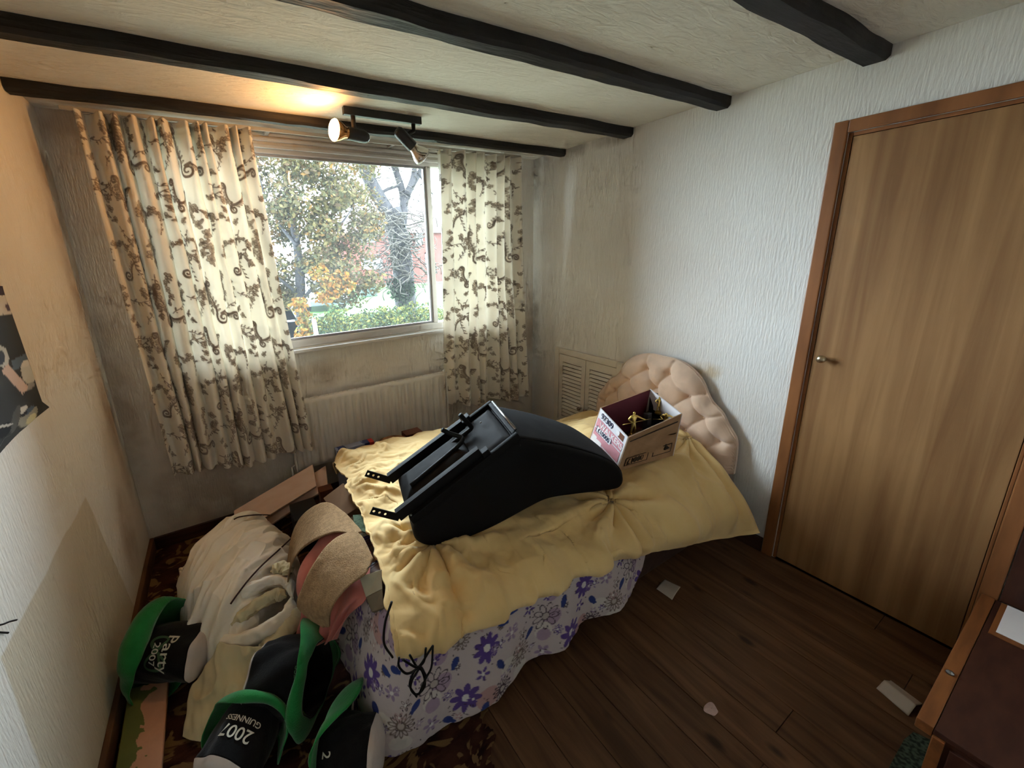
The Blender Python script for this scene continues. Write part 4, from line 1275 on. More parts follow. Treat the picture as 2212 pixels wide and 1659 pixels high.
# padded seat seen from below, bulging dust cover
na, nw = 60, 40
aa = np.linspace(.02, LB - .01, na); ww = np.linspace(.024, .276, nw)
P = np.zeros((na, nw, 3))
for i, a in enumerate(aa):
    for j, w_ in enumerate(ww):
        fa = min(1, (a - .02) / .04, (LB - .01 - a) / .03); fw_ = min(1, (w_ - .024) / .03, (.276 - w_) / .03)
        P[i, j] = U3(a, w_, .006 + .016 * sqrt(max(0, min(fa, fw_))) + .004 * float(fbm(a * 14, w_ * 10, 70)))
grid('seat_dust_cover', P, MAT['under'], ch, thick=.002)
P = np.zeros((na, nw, 3))
aa = np.linspace(-.005, .30, na); ww = np.linspace(.058, .232, nw)
for i, a in enumerate(aa):
    for j, w_ in enumerate(ww):
        fa = min(1, (a + .005) / .05, (.30 - a) / .05); fw_ = min(1, (w_ - .058) / .04, (.232 - w_) / .04)
        P[i, j] = U3(a, w_, .022 + .036 * max(0, min(fa, fw_)) ** .5 + .003 * float(fbm(a * 9, w_ * 12, 71)))
grid('seat_pad', P, MAT['under'], ch, thick=.003)
for w0 in (.026, .240):
    r_ = ubox('rail', -.03, .335, w0, w0 + .006, .026, .066, 'railm', bevel=.001)
    ubox('rail_flange', -.03, .335, w0 + .006, w0 + .022, .060, .066, 'railm', r_, .001)
    # drilled bracket sticking out past the front of the rail
    o1 = p2 + e1 * -.03 + e3 * .045
    dirb = np.array([-.82, .50]); dirb /= np.linalg.norm(dirb); pb = np.array([-dirb[1], dirb[0]])
    nseg = 3
    ringo = []
    Vb, Fb = [], []
    bwid, blen, hr = .013, .098, .0048
    # strip with three round holes: quads between a square ring and a round ring around every hole
    cells = [(-.005, .040), (.040, .062), (.062, .084), (.084, .104)]
    def B3(l, b, t): q = o1 + dirb * l + pb * b; return C3(q[0], q[1], w0 + t)
    def add_cell(l0, l1, hole):
        if not hole:
            base = len(Vb)
            for t in (0, .003):
                for (l, b) in ((l0, -bwid), (l1, -bwid), (l1, bwid), (l0, bwid)): Vb.append(B3(l, b, t))
            Fb.extend([(base, base + 1, base + 2, base + 3), (base + 4, base + 7, base + 6, base + 5), (base, base + 4, base + 5, base + 1), (base + 2, base + 6, base + 7, base + 3), (base + 1, base + 5, base + 6, base + 2)])
            return
        c = (l0 + l1) / 2; n_ = 16
        base = len(Vb)
        for t in (0, .003):
            for k_ in range(n_):
                a = 2 * pi * k_ / n_ + pi / 4
                ca, sa = cos(a), sin(a); m_ = max(abs(ca), abs(sa))
                Vb.append(B3(c + ca / m_ * (l1 - l0) / 2, sa / m_ * bwid, t))
            for k_ in range(n_):
                a = 2 * pi * k_ / n_ + pi / 4
                Vb.append(B3(c + cos(a) * hr, sin(a) * hr, t))
        for k_ in range(n_):
            l_ = (k_ + 1) % n_
            Fb.append((base + k_, base + l_, base + n_ + l_, base + n_ + k_))
            Fb.append((base + 2 * n_ + k_, base + 3 * n_ + k_, base + 3 * n_ + l_, base + 2 * n_ + l_))
            Fb.append((base + n_ + k_, base + n_ + l_, base + 3 * n_ + l_, base + 3 * n_ + k_))
            Fb.append((base + k_, base + 2 * n_ + k_, base + 2 * n_ + l_, base + l_))
    for i, (l0, l1) in enumerate(cells): add_cell(l0, l1, i > 0)
    obj('drilled_bracket', Vb, Fb, MAT['railm'], ch)
tube('tube_frame', spline([U3(.345, .190, .125), U3(.352, .190, .085), U3(.356, .188, .055), U3(.350, .186, .045), U3(.30, .182, .046), U3(.17, .178, .046)], 40), .009, MAT['railm'], ch, 12)
tube('tube_frame', spline([U3(.255, .165, .135), U3(.275, .160, .10), U3(.30, .150, .068), U3(.297, .135, .062), U3(.26, .120, .062), U3(.05, .105, .062)], 40), .009, MAT['railm'], ch, 12)
tube('hinge_rod', [U3(LB + .014, .03, .030), U3(LB + .014, .27, .030)], .006, MAT['steel'], ch, 10)
ubox('clip_block', .345, .375, .26, .29, .030, .052, 'railm')
ubox('clip_block', .335, .365, .008, .035, .030, .052, 'railm')
for a, w_ in ((.012, .05), (.012, .012), (.40, .20)):
    q0 = U3(a, w_, .024); q1 = U3(a, w_, .034)
    lathe('rivet', [(.004, 0), (.004, .003), (.002, .005), (.0005, .0055)], U3(a, w_, .029), q1 - q0, MAT['steel'], ch, 8)
place(ch, (-1.4, -1.5, .55))

# ------------------------------------------------------------------ crisp carton with trophies
MAT['cardw'] = mk('white_printed_card', (226, 222, 226), .6, var=.04, vs=10)
MAT['cardb'] = mk('brown_corrugated_card', (182, 146, 112), .85, col2=(160, 126, 94), vs=10, bump=.08, bs=60)
MAT['cardin'] = mk('maroon_print_inside_card', (112, 52, 62), .7, var=.12, vs=6)
MAT['cardin2'] = mk('pale_inside_card', (206, 200, 200), .8, var=.05)
MAT['pinkp'] = mk('faded_pink_print', (216, 150, 158), .65, var=.06)
MAT['inkb'] = mk('navy_print', (40, 44, 72), .6)
MAT['inkw'] = mk('white_print', (238, 232, 232), .6)
MAT['inkk'] = mk('brown_black_print', (58, 46, 40), .7)
MAT['torn'] = mk('torn_brown_card', (120, 78, 60), .9, var=.2)
cb = thing('crisp_carton', 'open crisp carton printed WALKERS on the bed beside the headboard', 'box')


def pix(u_, v_, like):
    d_ = ray(u_, v_); return CC + d_ * ((np.array(like) - CC) @ FW) / (d_ @ FW)


bF0 = pix(1332, 1018, (-.764, -1.519, .552)); bR0 = pix(1455, 984, (-.451, -1.582, .586)); bL0 = pix(1272, 952, (-.73, -1.316, .616))
bF1 = pix(1357, 946, (-.803, -1.585, .775)); bR1 = pix(1474, 894, (-.49, -1.649, .811)); bL1 = pix(1296, 881, (-.769, -1.382, .841)); bB1 = pix(1405, 840, (-.456, -1.445, .877))
bB0 = bL0 + (bR0 - bF0) + (bB1 - bL1 - bR1 + bF1) * .3
cen = (bF0 + bR0 + bL0 + bB0 + bF1 + bR1 + bL1 + bB1) / 8


def panel(name, a, b, c, d, mat_out, mat_in, th=.004):
    """card panel a-b bottom, d-c top, thickness towards the carton's middle, printed inside liner"""
    nrm = np.cross(b - a, d - a); nrm /= np.linalg.norm(nrm)
    if nrm @ (cen - a) < 0: nrm = -nrm
    o = hexa(name, [a, b, b + nrm * th, a + nrm * th, d, c, c + nrm * th, d + nrm * th], MAT[mat_out], cb)
    e = .003
    hexa('inside_liner', [a + nrm * (th + .0002), b + nrm * (th + .0002), b + nrm * (th + .001), a + nrm * (th + .001),
                          d + nrm * (th + .0002), c + nrm * (th + .0002), c + nrm * (th + .001), d + nrm * (th + .001)], MAT[mat_in], o)
    return o, -nrm


pl, nl = panel('side_panel', bF0, bL0, bL1, bF1, 'cardw', 'cardin2')
pf, nf = panel('side_panel', bF0, bR0, bR1, bF1, 'cardb', 'cardin2')
pb_, _ = panel('side_panel', bL0, bB0, bB1, bL1, 'cardb', 'cardin')
pr_, _ = panel('side_panel', bR0, bB0, bB1, bR1, 'cardw', 'cardin2')
hexa('bottom_panel', [bF0, bR0, bB0, bL0, bF0 + [0, 0, .004], bR0 + [0, 0, .004], bB0 + [0, 0, .004], bL0 + [0, 0, .004]], MAT['cardb'], cb)


def quad_uv(a, b, c, d): return lambda s, t: a * (1 - s) * (1 - t) + b * s * (1 - t) + c * s * t + d * (1 - s) * t


LF = quad_uv(bL0, bF0, bF1, bL1)     # white face: s left->right as seen, t bottom->top
RF = quad_uv(bF0, bR0, bR1, bF1)


def decal(name, f, s0, s1, t0, t1, nrm, mat, par, h=.0012, skew=0.0):
    a, b, c, d = f(s0, t0), f(s1, t0 + skew), f(s1, t1 + skew), f(s0, t1)
    a, b, c, d = (q + nrm * .0003 for q in (a, b, c, d))
    return hexa(name, [a, b, c, d, a + nrm * h, b + nrm * h, c + nrm * h, d + nrm * h], MAT[mat], par)


decal('pink_print', LF, .05, .93, .52, .76, nl, 'pinkp', pl, .0004)
decal('pink_print', LF, .05, .93, .20, .49, nl, 'pinkp', pl, .0004)
decal('pink_print', LF, .40, .93, .05, .17, nl, 'pinkp', pl, .0004)
decal('number_plate', LF, .10, .62, .40, .58, nl, 'inkb', pl, .0006)
decal('number_plate_face', LF, .12, .60, .415, .565, nl, 'inkw', pl, .0009)
decal('white_strip', LF, .06, .38, .10, .30, nl, 'inkw', pl, .0007)
decal('torn_patch', LF, .74, .90, .80, .95, nl, 'torn', pl, .0009)
decal('torn_patch', LF, .66, .76, .84, .93, nl, 'inkw', pl, .0012)
xd = LF(1, .5) - LF(0, .5); yd = LF(.5, 1) - LF(.5, 0)
text('lettering', 'WALKERS', LF(.56, .65) + nl * .0012, xd, yd, .048, MAT['inkw'], pl, bold=.0008, sx=.78)
text('lettering', '£10000', LF(.36, .49) + nl * .0016, xd, yd, .036, MAT['inkb'], pl, bold=.001, sx=.8)
text('lettering', '97309', LF(.33, .88) + nl * .0012, xd, yd, .045, MAT['inkb'], pl, bold=.0004, sx=.8)
xd2 = RF(1, .5) - RF(0, .5); yd2 = RF(.5, 1) - RF(.5, 0)
decal('print_frame', RF, .10, .50, .10, .34, nf, 'inkk', pf, .0004)
decal('print_frame_face', RF, .115, .485, .12, .32, nf, 'cardb', pf, .0007)
decal('print_frame', RF, .58, .92, .14, .36, nf, 'inkk', pf, .0004)
decal('print_frame_face', RF, .595, .905, .16, .34, nf, 'cardb', pf, .0007)
text('lettering', '£10000', RF(.30, .22) + nf * .0014, xd2, yd2, .052, MAT['inkk'], pf, bold=.0006, sx=.75)
decal('print_band', RF, .06, .94, .84, .87, nf, 'inkk', pf, .0005)
place(cb, tuple(float(q) for q in bF0))

MAT['gold'] = mk('gilt_trophy_plastic', (206, 172, 96), .28, metal=1.0, var=.08)
MAT['tbase'] = mk('black_trophy_plinth', (26, 24, 26), .3, spec=.5)
inM = (bF0 + bL0 + bR0 + bB0) / 4


def figure(label, foot, hgt, face, cue=True, bend=0.0):
    """small gilt trophy man: one skinned body, a cue in his hands, on a black plinth"""
    t = thing('trophy_figure', label, 'trophy', 'gilt trophies in the carton')
    foot = np.array(foot, float); k = hgt / 1.75
    f = np.array([cos(face), sin(face), 0]); r = np.array([-sin(face), cos(face), 0]); up = np.array([0, 0, 1.0])
    L_ = lambda a, b, c: foot + k * (r * a + f * b + up * c)
    bx = bend
    J = {'pel': L_(0, 0, .92), 'ch': L_(0, .12 * bx, 1.25 - .1 * bx), 'nk': L_(0, .3 * bx, 1.47 - .25 * bx), 'hd': L_(0, .36 * bx, 1.62 - .3 * bx), 'tp': L_(0, .40 * bx, 1.74 - .3 * bx),
         'kl': L_(.11, .06, .50), 'fl': L_(.13, -.02, .07), 'tl': L_(.14, .16, .03), 'kr': L_(-.11, .03, .50), 'fr': L_(-.13, -.05, .07), 'tr': L_(-.15, .12, .03),
         'sl': L_(.20, .2 * bx, 1.40 - .2 * bx), 'el': L_(.50, .16, 1.26 - .2 * bx), 'hl': L_(.74, .26, 1.16 - .2 * bx), 'sr': L_(-.20, .2 * bx, 1.40 - .2 * bx), 'er': L_(-.42, .0, 1.16 - .2 * bx), 'hr': L_(-.22, .24, 1.02 - .2 * bx)}
    R = dict(pel=.15, ch=.17, nk=.07, hd=.115, tp=.07, kl=.085, fl=.06, tl=.05, kr=.085, fr=.06, tr=.05, sl=.085, el=.06, hl=.05, sr=.085, er=.06, hr=.05)
    names = list(J); ix = {n_: i for i, n_ in enumerate(names)}
    E_ = [('pel', 'ch'), ('ch', 'nk'), ('nk', 'hd'), ('hd', 'tp'), ('pel', 'kl'), ('kl', 'fl'), ('fl', 'tl'), ('pel', 'kr'), ('kr', 'fr'), ('fr', 'tr'), ('ch', 'sl'), ('sl', 'el'), ('el', 'hl'), ('ch', 'sr'), ('sr', 'er'), ('er', 'hr')]
    me = bpy.data.meshes.new('body'); me.from_pydata([tuple(J[n_]) for n_ in names], [(ix[a], ix[b]) for a, b in E_], [])
    me.materials.append(MAT['gold'])
    o = bpy.data.objects.new('body', me); COL.objects.link(o); o.parent = t
    sk = o.modifiers.new('skin', 'SKIN'); sk.use_smooth_shade = True
    for n_ in names: me.skin_vertices[0].data[ix[n_]].radius = (R[n_] * k, R[n_] * k)
    me.skin_vertices[0].data[ix['pel']].use_root = True
    sb = o.modifiers.new('sub', 'SUBSURF'); sb.levels = 1; sb.render_levels = 1
    if cue:
        c0 = J['hl'] + (J['hl'] - J['hr']) * .35; c1 = J['hr'] - (J['hl'] - J['hr']) * .75
        tube('cue', [c0, c1], [.012 * k, .022 * k], MAT['gold'], t, 8)
    lathe('base_disc', [(.05, -.012), (.22 * k + .006, -.012), (.22 * k + .006, -.004), (.2 * k, 0), (.01, 0)], foot, (0, 0, 1), MAT['gold'], t, 20)
    box('plinth', tuple(foot + [-.024, -.024, -.10]), tuple(foot + [.024, .024, -.0125]), MAT['tbase'], t, .002)
    place(t, tuple(float(q) for q in foot + [0, 0, -.10]))


fd = lambda u_, v_, like: pix(u_, v_, like)
fa = fd(1367, 938, (-.68, -1.50, .72)); figure('gilt trophy man holding a cue, nearest the white printed carton side', fa, .115, -2.0)
fb = fd(1437, 925, (-.52, -1.56, .74)); figure('gilt trophy figure bending forward by the carton corner', fb, .105, -2.6, True, 1.0)
fc = fd(1422, 888, (-.50, -1.50, .77)); figure('small gilt trophy figure at the back of the carton', fc, .075, -2.2, False)
# dark trophy stands standing in the carton
for lab, (u_, v_), like, hh in [('black trophy column standing in the middle of the carton', (1395, 945), (-.60, -1.50, .60), .13), ('black trophy column at the far end of the carton', (1408, 905), (-.50, -1.44, .65), .14)]:
    q = pix(u_, v_, like)
    t = thing('trophy_stand', lab, 'trophy', 'gilt trophies in the carton')
    box('plinth', (q[0] - .025, q[1] - .02, q[2]), (q[0] + .025, q[1] + .02, q[2] + .03), MAT['tbase'], t, .002)
    box('column', (q[0] - .016, q[1] - .013, q[2] + .0305), (q[0] + .016, q[1] + .013, q[2] + hh), MAT['tbase'], t, .003)
    place(t, tuple(float(w_) for w_ in q))
# ------------------------------------------------------------------ old carpet on the boards
MAT['carpet'] = mk('dark_patterned_carpet', (74, 46, 38), .98, col2=(42, 26, 24), vs=7, stretch=(1, 2, 1), bump=.5, bs=160, spec=.05, distort=1.2)
N, L = nodes(MAT['carpet']); b = N['Principled BSDF']
src = b.inputs['Base Color'].links[0].from_socket
tc = N.new('ShaderNodeTexCoord'); mp = N.new('ShaderNodeMapping'); mp.inputs['Scale'].default_value = (7, 10, 1); L.new(tc.outputs['Object'], mp.inputs['Vector'])
no = N.new('ShaderNodeTexNoise'); no.inputs['Scale'].default_value = 1.0; no.inputs['Distortion'].default_value = 2.5; no.inputs['Detail'].default_value = 2; L.new(mp.outputs[0], no.inputs['Vector'])
rp = N.new('ShaderNodeMapRange'); rp.inputs['From Min'].default_value = .55; rp.inputs['From Max'].default_value = .60; rp.inputs['To Max'].default_value = .8; L.new(no.outputs['Fac'], rp.inputs['Value'])
mx = N.new('ShaderNodeMix'); mx.data_type = 'RGBA'; L.new(rp.outputs['Result'], mx.inputs[0]); L.new(src, mx.inputs[6]); mx.inputs[7].default_value = lin(128, 100, 66)
L.new(mx.outputs[2], b.inputs['Base Color'])
rs = random.Random(21)
edge = spline([(-1.25, -.03), (-1.30, -.8), (-1.42, -1.45), (-1.58, -1.66), (-1.70, -1.745), (-1.68, -1.80), (-1.745, -1.86), (-1.72, -1.93), (-1.80, -2.05), (-1.78, -2.2), (-1.9, -2.4)], 70)
ring = [(XL + .022, -.02)] + [(e[0] + rs.uniform(-.012, .012), e[1] + rs.uniform(-.006, .006)) for e in edge] + [(XL + .022, -2.42)]
tag(prism('carpet', [(a, c, 0.0005) for a, c in ring], (0, 0, .0065), MAT['carpet']), 'dark old patterned carpet with a torn edge covering the left of the floor', 'carpet')

# ------------------------------------------------------------------ cloth bundle
MAT['sheet'] = mk('cream_white_sheet', (242, 237, 228), .75, col2=(234, 224, 204), vs=4, bump=.10, bs=40, spec=.15, sheen=.15)
MAT['calico'] = mk('cream_calico', (206, 194, 158), .85, var=.06, vs=6, bump=.10, bs=60, spec=.08)
bu = thing('sheet_bundle', 'bundle of crumpled cream-white sheet heaped on the carpet at the bed foot', 'bedding')
cx, cy = -2.375, -.735
nt, nr = 520, 300
th = np.linspace(0, 2 * pi, nt, endpoint=False)[:, None]; r = np.linspace(0, 1, nr)[None, :]
RX = .235 + .02 * np.cos(2 * th) + .012 * np.sin(3 * th + 1); RY = .385 + .02 * np.sin(2 * th + .5)
px_ = cx + RX * np.cos(th) * r; py_ = cy + RY * np.sin(th) * r
hz = .345 * np.power(np.clip(1 - r ** 2.7, 0, 1), .55) * (1 + .10 * np.sin(th + .6) * r)
S = np.stack([px_ + 0 * hz, py_ + 0 * hz, hz + .010], -1)
a_, b_ = S[..., 0], S[..., 1]
fold = (a_ * .72 + b_ * -.70)            # folds run from the window side down towards the wall
al = (a_ * .70 + b_ * .72)
wob = fbm(al * 3, fold * 3, 81, 2)
msk = np.clip(.55 + 1.6 * fbm(a_ * 5, b_ * 5, 87), .1, 1)
w = .045 * fbm(fold * 6 + .6 * wob, al * 1.8, 82, 2) + .017 * msk * np.sin(fold * 2 * pi / .075 + 7 * wob) + .010 * (1 - msk) * np.sin(fold * 2 * pi / .035 + 9 * wob)
w = w + .022 * ridge(fold * 9, al * 4, 83, 5) + .014 * ridge(fold * 17 + al * 4, al * 12 - fold * 5, 84, 5)
w = w - .05 * np.exp(-((fold - .27 + .16 * al) / .014) ** 2) * np.clip((al + 2.35) * 4, 0, 1)
Nn = np.stack([np.cos(th) * r * .8 + 0 * hz, np.sin(th) * r * .6 + 0 * hz, 1 - .7 * r ** 2 + 0 * hz], -1)
S = S + Nn * (w * np.clip((1 - r) * 9, .15, 1))[..., None]
S[..., 2] = np.maximum(S[..., 2], .0085)
grid('heap', S, MAT['sheet'], bu, thick=0.0, wrap_u=True)
HEAP = S.copy()


def roll(name, pts, w_, h_, mat, parent, seed, n=120, m=24):
    """flattened, creased roll of cloth along a path"""
    C_ = spline(pts, n)
    T_ = np.gradient(C_, axis=0); T_ /= np.linalg.norm(T_, axis=1)[:, None]
    sd = np.cross(T_, np.array([0, 0, 1.0])); sd /= np.linalg.norm(sd, axis=1)[:, None] + 1e-9
    up = np.cross(sd, T_)
    a = np.linspace(0, 2 * pi, m, endpoint=False)
    t_ = np.linspace(0, 1, n)
    tp = np.clip(np.minimum(t_, 1 - t_) * 7, .25, 1)[:, None]
    ww = w_ * tp * (1 + .5 * fbm(t_[:, None] * 9, a[None, :] * .8, seed)); hh = h_ * tp * (1 + .6 * fbm(t_[:, None] * 7 + 4, a[None, :] * 1.2, seed + 1))
    P_ = C_[:, None, :] + sd[:, None, :] * (np.cos(a)[None, :] * ww)[..., None] + up[:, None, :] * (np.sin(a)[None, :] * hh)[..., None]
    P_ = np.concatenate([P_, P_[:, :1]], 1)
    return grid(name, P_, mat, parent)


az = lambda u_, v_, z_: tuple(at(u_, v_, z=z_))
roll('rolled_fold', [az(450, 1365, .16), az(470, 1330, .20), az(530, 1280, .265), az(590, 1255, .285), az(625, 1262, .27), az(632, 1295, .245)], .022, .030, MAT['sheet'], bu, 91)
roll('rolled_fold', [az(632, 1285, .25), az(618, 1330, .215), az(570, 1365, .185), az(510, 1388, .155), az(462, 1378, .145)], .024, .030, MAT['sheet'], bu, 93)
roll('rolled_fold', [az(500, 1350, .20), az(545, 1315, .235), az(595, 1285, .255), az(618, 1290, .25)], .020, .026, MAT['calico'], bu, 95)
roll('rolled_fold', [az(560, 1395, .15), az(600, 1375, .17), az(635, 1340, .20), az(640, 1310, .22)], .030, .026, MAT['calico'], bu, 97)
roll('rolled_fold', [az(585, 1235, .31), az(612, 1225, .32), az(628, 1240, .31)], .026, .020, MAT['calico'], bu, 99)
roll('rolled_fold', [az(398, 1225, .16), az(395, 1245, .14), az(402, 1265, .12)], .016, .03, MAT['sheet'], bu, 98)
tl = crsurf([[az(478, 1385, .17), az(520, 1395, .175), az(565, 1395, .175), az(600, 1390, .17)],
             [az(448, 1440, .10), az(500, 1440, .12), az(545, 1440, .125), az(575, 1430, .12)],
             [az(415, 1490, .055), az(465, 1495, .075), az(520, 1500, .085), az(556, 1495, .085)],
             [az(405, 1550, .03), az(440, 1555, .04), az(478, 1560, .045), az(505, 1550, .04)],
             [az(397, 1592, .012), az(412, 1598, .014), az(440, 1600, .015), az(462, 1592, .014)]], 90, 80)
tl = tl + gnormals(tl) * (.026 * fbm(tl[..., 0] * 16, tl[..., 1] * 8, 101, 3) + .014 * ridge(tl[..., 0] * 14, tl[..., 1] * 8, 102, 6))[..., None]
tl[..., 2] = np.maximum(tl[..., 2], .009)
grid('trailing_cloth', tl, MAT['calico'], bu, thick=.003)
# dark piping lying across the sheet


def on_heap(u_, v_):
    for z_ in np.linspace(.42, .02, 160):
        p_ = at(u_, v_, z=z_); d2 = np.min((S[..., 0] - p_[0]) ** 2 + (S[..., 1] - p_[1]) ** 2 + (S[..., 2] - p_[2]) ** 2)
        if d2 < .012 ** 2: return p_
    return p_


MAT['piping'] = mk('dark_brown_piping', (62, 44, 44), .8)
S = HEAP
tube('piping', spline([on_heap(*q) for q in [(630, 1162), (600, 1190), (565, 1222), (535, 1255), (512, 1285), (498, 1305)]], 60), .0035, MAT['piping'], bu, 6)
tube('piping', spline([on_heap(*q) for q in [(505, 1122), (520, 1116), (560, 1112), (600, 1114), (640, 1118)]], 40), .003, MAT['piping'], bu, 6)
place(bu, (cx, cy, 0.007))

# ------------------------------------------------------------------ pink sheet and hessian strips at the bed foot
MAT['pink'] = mk('salmon_pink_sheet', (206, 124, 112), .85, var=.06, vs=8, bump=.08, bs=60, sheen=.2, spec=.08)
MAT['hess'] = mk('tan_hessian_carpet_backing', (156, 128, 96), .95, var=.16, vs=60, bump=.5, bs=220, spec=.05)
MAT['greenrag'] = mk('dark_green_knit', (64, 80, 60), .95, var=.25, vs=70, bump=.4, bs=120)
pk = crsurf([[az(700, 1150, .50), az(735, 1150, .515), az(765, 1160, .52), az(800, 1190, .525)],
             [az(660, 1205, .43), az(705, 1210, .47), az(755, 1225, .50), az(798, 1250, .51)],
             [az(641, 1262, .36), az(690, 1265, .40), az(745, 1285, .46), az(790, 1295, .48)],
             [az(648, 1325, .27), az(680, 1325, .30), az(722, 1330, .35), az(760, 1320, .40)],
             [az(640, 1378, .17), az(668, 1385, .19), az(700, 1390, .22), az(722, 1380, .27)]], 110, 90)
Np = gnormals(pk)
if Np[50, 40, 2] < 0: Np = -Np
pk = pk + Np * (.016 * np.sin(np.linspace(0, 1, 90)[None, :] * 26 + 2 * fbm(pk[..., 2] * 6, pk[..., 0] * 4, 105)) * np.clip(np.linspace(-.3, 1, 110)[:, None], 0, 1) + .012 * fbm(pk[..., 0] * 12, pk[..., 1] * 12, 106, 2))[..., None]
tag(grid('pink_sheet', pk, MAT['pink'], None, thick=.003), 'crumpled salmon pink sheet hanging off the bed foot', 'sheet')
s1 = crsurf([[az(782, 1150, .545), az(742, 1106, .53), az(700, 1086, .50), az(655, 1112, .43), az(632, 1160, .36), az(620, 1232, .27)],
             [az(775, 1152, .55), az(735, 1128, .535), az(695, 1122, .51), az(660, 1142, .45), az(636, 1180, .385), az(622, 1243, .285)],
             [az(768, 1156, .555), az(728, 1150, .54), az(690, 1164, .52), az(656, 1184, .46), az(634, 1212, .40), az(622, 1258, .30)]], 24, 110)
s1 = s1 + gnormals(s1) * (.006 * fbm(s1[..., 0] * 9, s1[..., 1] * 9, 108))[..., None]
tag(grid('hessian_strip', s1, MAT['hess'], None, thick=.005), 'arched strip of tan hessian-backed carpet leaning towards the cream bundle', 'carpet strip', 'tan carpet strips at the bed foot')
s2 = crsurf([[az(765, 1146, .565), az(722, 1166, .555), az(682, 1215, .515), az(654, 1268, .45), az(645, 1312, .395), az(700, 1356, .37)],
             [az(785, 1165, .57), az(752, 1195, .565), az(718, 1240, .53), az(692, 1282, .475), az(680, 1318, .425), az(708, 1352, .375)],
             [az(806, 1205, .575), az(790, 1238, .565), az(758, 1262, .54), az(730, 1296, .50), az(716, 1325, .455), az(714, 1350, .385)]], 30, 110)
s2 = s2 + gnormals(s2) * (.007 * fbm(s2[..., 0] * 9, s2[..., 1] * 9, 109))[..., None]
tag(grid('hessian_strip', s2, MAT['hess'], None, thick=.005), 'wide strip of tan hessian-backed carpet draped over the pink sheet', 'carpet strip', 'tan carpet strips at the bed foot')
gr = crsurf([[az(762, 1112, .525), az(785, 1112, .535), az(800, 1130, .54)], [az(765, 1130, .535), az(785, 1135, .545), az(800, 1145, .55)], [az(770, 1145, .54), az(790, 1150, .55), az(805, 1165, .555)]], 30, 30)
tag(grid('green_rag', gr + gnormals(gr) * (.008 * fbm(gr[..., 0] * 20, gr[..., 1] * 20, 110))[..., None], MAT['greenrag'], None, thick=.006), 'scrap of dark green knit tucked under the yellow duvet foot', 'rag')

# small cartons poking out from under the duvet
MAT['oldcard'] = mk('old_brown_card', (128, 100, 76), .9, var=.1, vs=9)
MAT['greycard'] = mk('grey_cream_card', (172, 164, 142), .85, var=.08, vs=9)
MAT['greycard2'] = mk('grey_brown_card_end', (124, 112, 94), .85, var=.08, vs=9)
f4 = [np.array(az(698, 1076, .44)), np.array(az(741, 1043, .505)), np.array(az(773, 1096, .505)), np.array(az(730, 1124, .44))]
nrm = np.cross(f4[1] - f4[0], f4[3] - f4[0]); nrm /= np.linalg.norm(nrm)
if nrm[2] > 0: nrm = -nrm
tag(hexa('card_box', f4 + [q + nrm * .05 for q in f4], MAT['oldcard'], None, .003), 'flat brown card box sticking out from the far foot corner of the duvet', 'box')
gb = thing('grey_box', 'small grey-cream card box hanging by a string at the near bed foot', 'box')
g = [np.array(az(776, 1246, .545)), np.array(az(824, 1230, .56)), np.array(az(826, 1272, .525)), np.array(az(790, 1290, .50))]
h = [np.array(az(790, 1290, .50)), np.array(az(826, 1272, .525)), np.array(az(829, 1313, .49)), np.array(az(803, 1323, .465))]
dn = np.array([.02, .035, -.045])
hexa('lid', g + [q + dn for q in g], MAT['greycard'], gb, .002)
hexa('end', h + [q + dn for q in h], MAT['greycard2'], gb, .002)
tube('string', [az(776, 1246, .553), az(800, 1222, .575), az(810, 1215, .58)], .0015, MAT['blackm'], gb, 6)
place(gb, tuple(float(q) for q in h[3] + dn))

# ------------------------------------------------------------------ things between bed and window
MAT['pinkwood'] = mk('pinkish_beech_shelf', (236, 208, 194), .5, col2=(228, 196, 178), vs=3, stretch=(1.5, 8, 8), spec=.3)
MAT['dkbox'] = mk('black_plastic_crate', (20, 20, 24), .5, var=.1)
MAT['redwood'] = mk('reddish_wood', (104, 62, 46), .6, var=.1)


def board(label, fr, nr_, fl, th=.018):
    fr, nr_, fl = (np.array(q) for q in (fr, nr_, fl)); nl_ = fl + nr_ - fr
    n_ = np.cross(fl - fr, nr_ - fr); n_ /= np.linalg.norm(n_)
    if n_[2] > 0: n_ = -n_
    tag(hexa('shelf_board', [fl, fr, nr_, nl_, fl + n_ * th, fr + n_ * th, nr_ + n_ * th, nl_ + n_ * th], MAT['pinkwood'], None, .003), label, 'shelf board', 'pinkish shelf boards by the radiator')


board('upper pinkish beech shelf board leaning by the radiator', at(675, 1003, y=-.17), at(683, 1050, y=-.29), at(505, 1103, y=-.17))
board('lower pinkish beech shelf board, its end showing behind the upper one', at(703, 1004, y=-.15) + [0, 0, -.005], at(708, 1050, y=-.28) + [0, 0, -.005], at(530, 1112, y=-.15) + [0, 0, -.01])
tag(box('black_crate', (-2.09, -.52, .0075), (-1.955, -.33, .215), MAT['dkbox'], None, .006), 'black plastic crate under the shelf boards', 'crate')
tag(box('wood_offcut', (-1.925, -.40, .0075), (-1.85, -.335, .27), MAT['redwood'], None, .003), 'reddish brown wood offcut standing beside the black crate', 'wood offcut')
MAT['bluebox'] = mk('dark_blue_print', (44, 58, 108), .4, col2=(150, 160, 186), vs=2.2, stretch=(4, 1, 2), ramp=(.60, .48), spec=.4)
MAT['redp'] = mk('red_print', (190, 60, 56), .5)
bb = thing('blue_game_box', 'dark blue printed box with a white sticker standing by the radiator', 'box')
box('box_body', (-1.775, -.255, .0075), (-1.565, -.195, .425), MAT['bluebox'], bb, .002)
box('red_end', (-1.5648, -.255, .0075), (-1.535, -.195, .425), MAT['redp'], bb, .002)
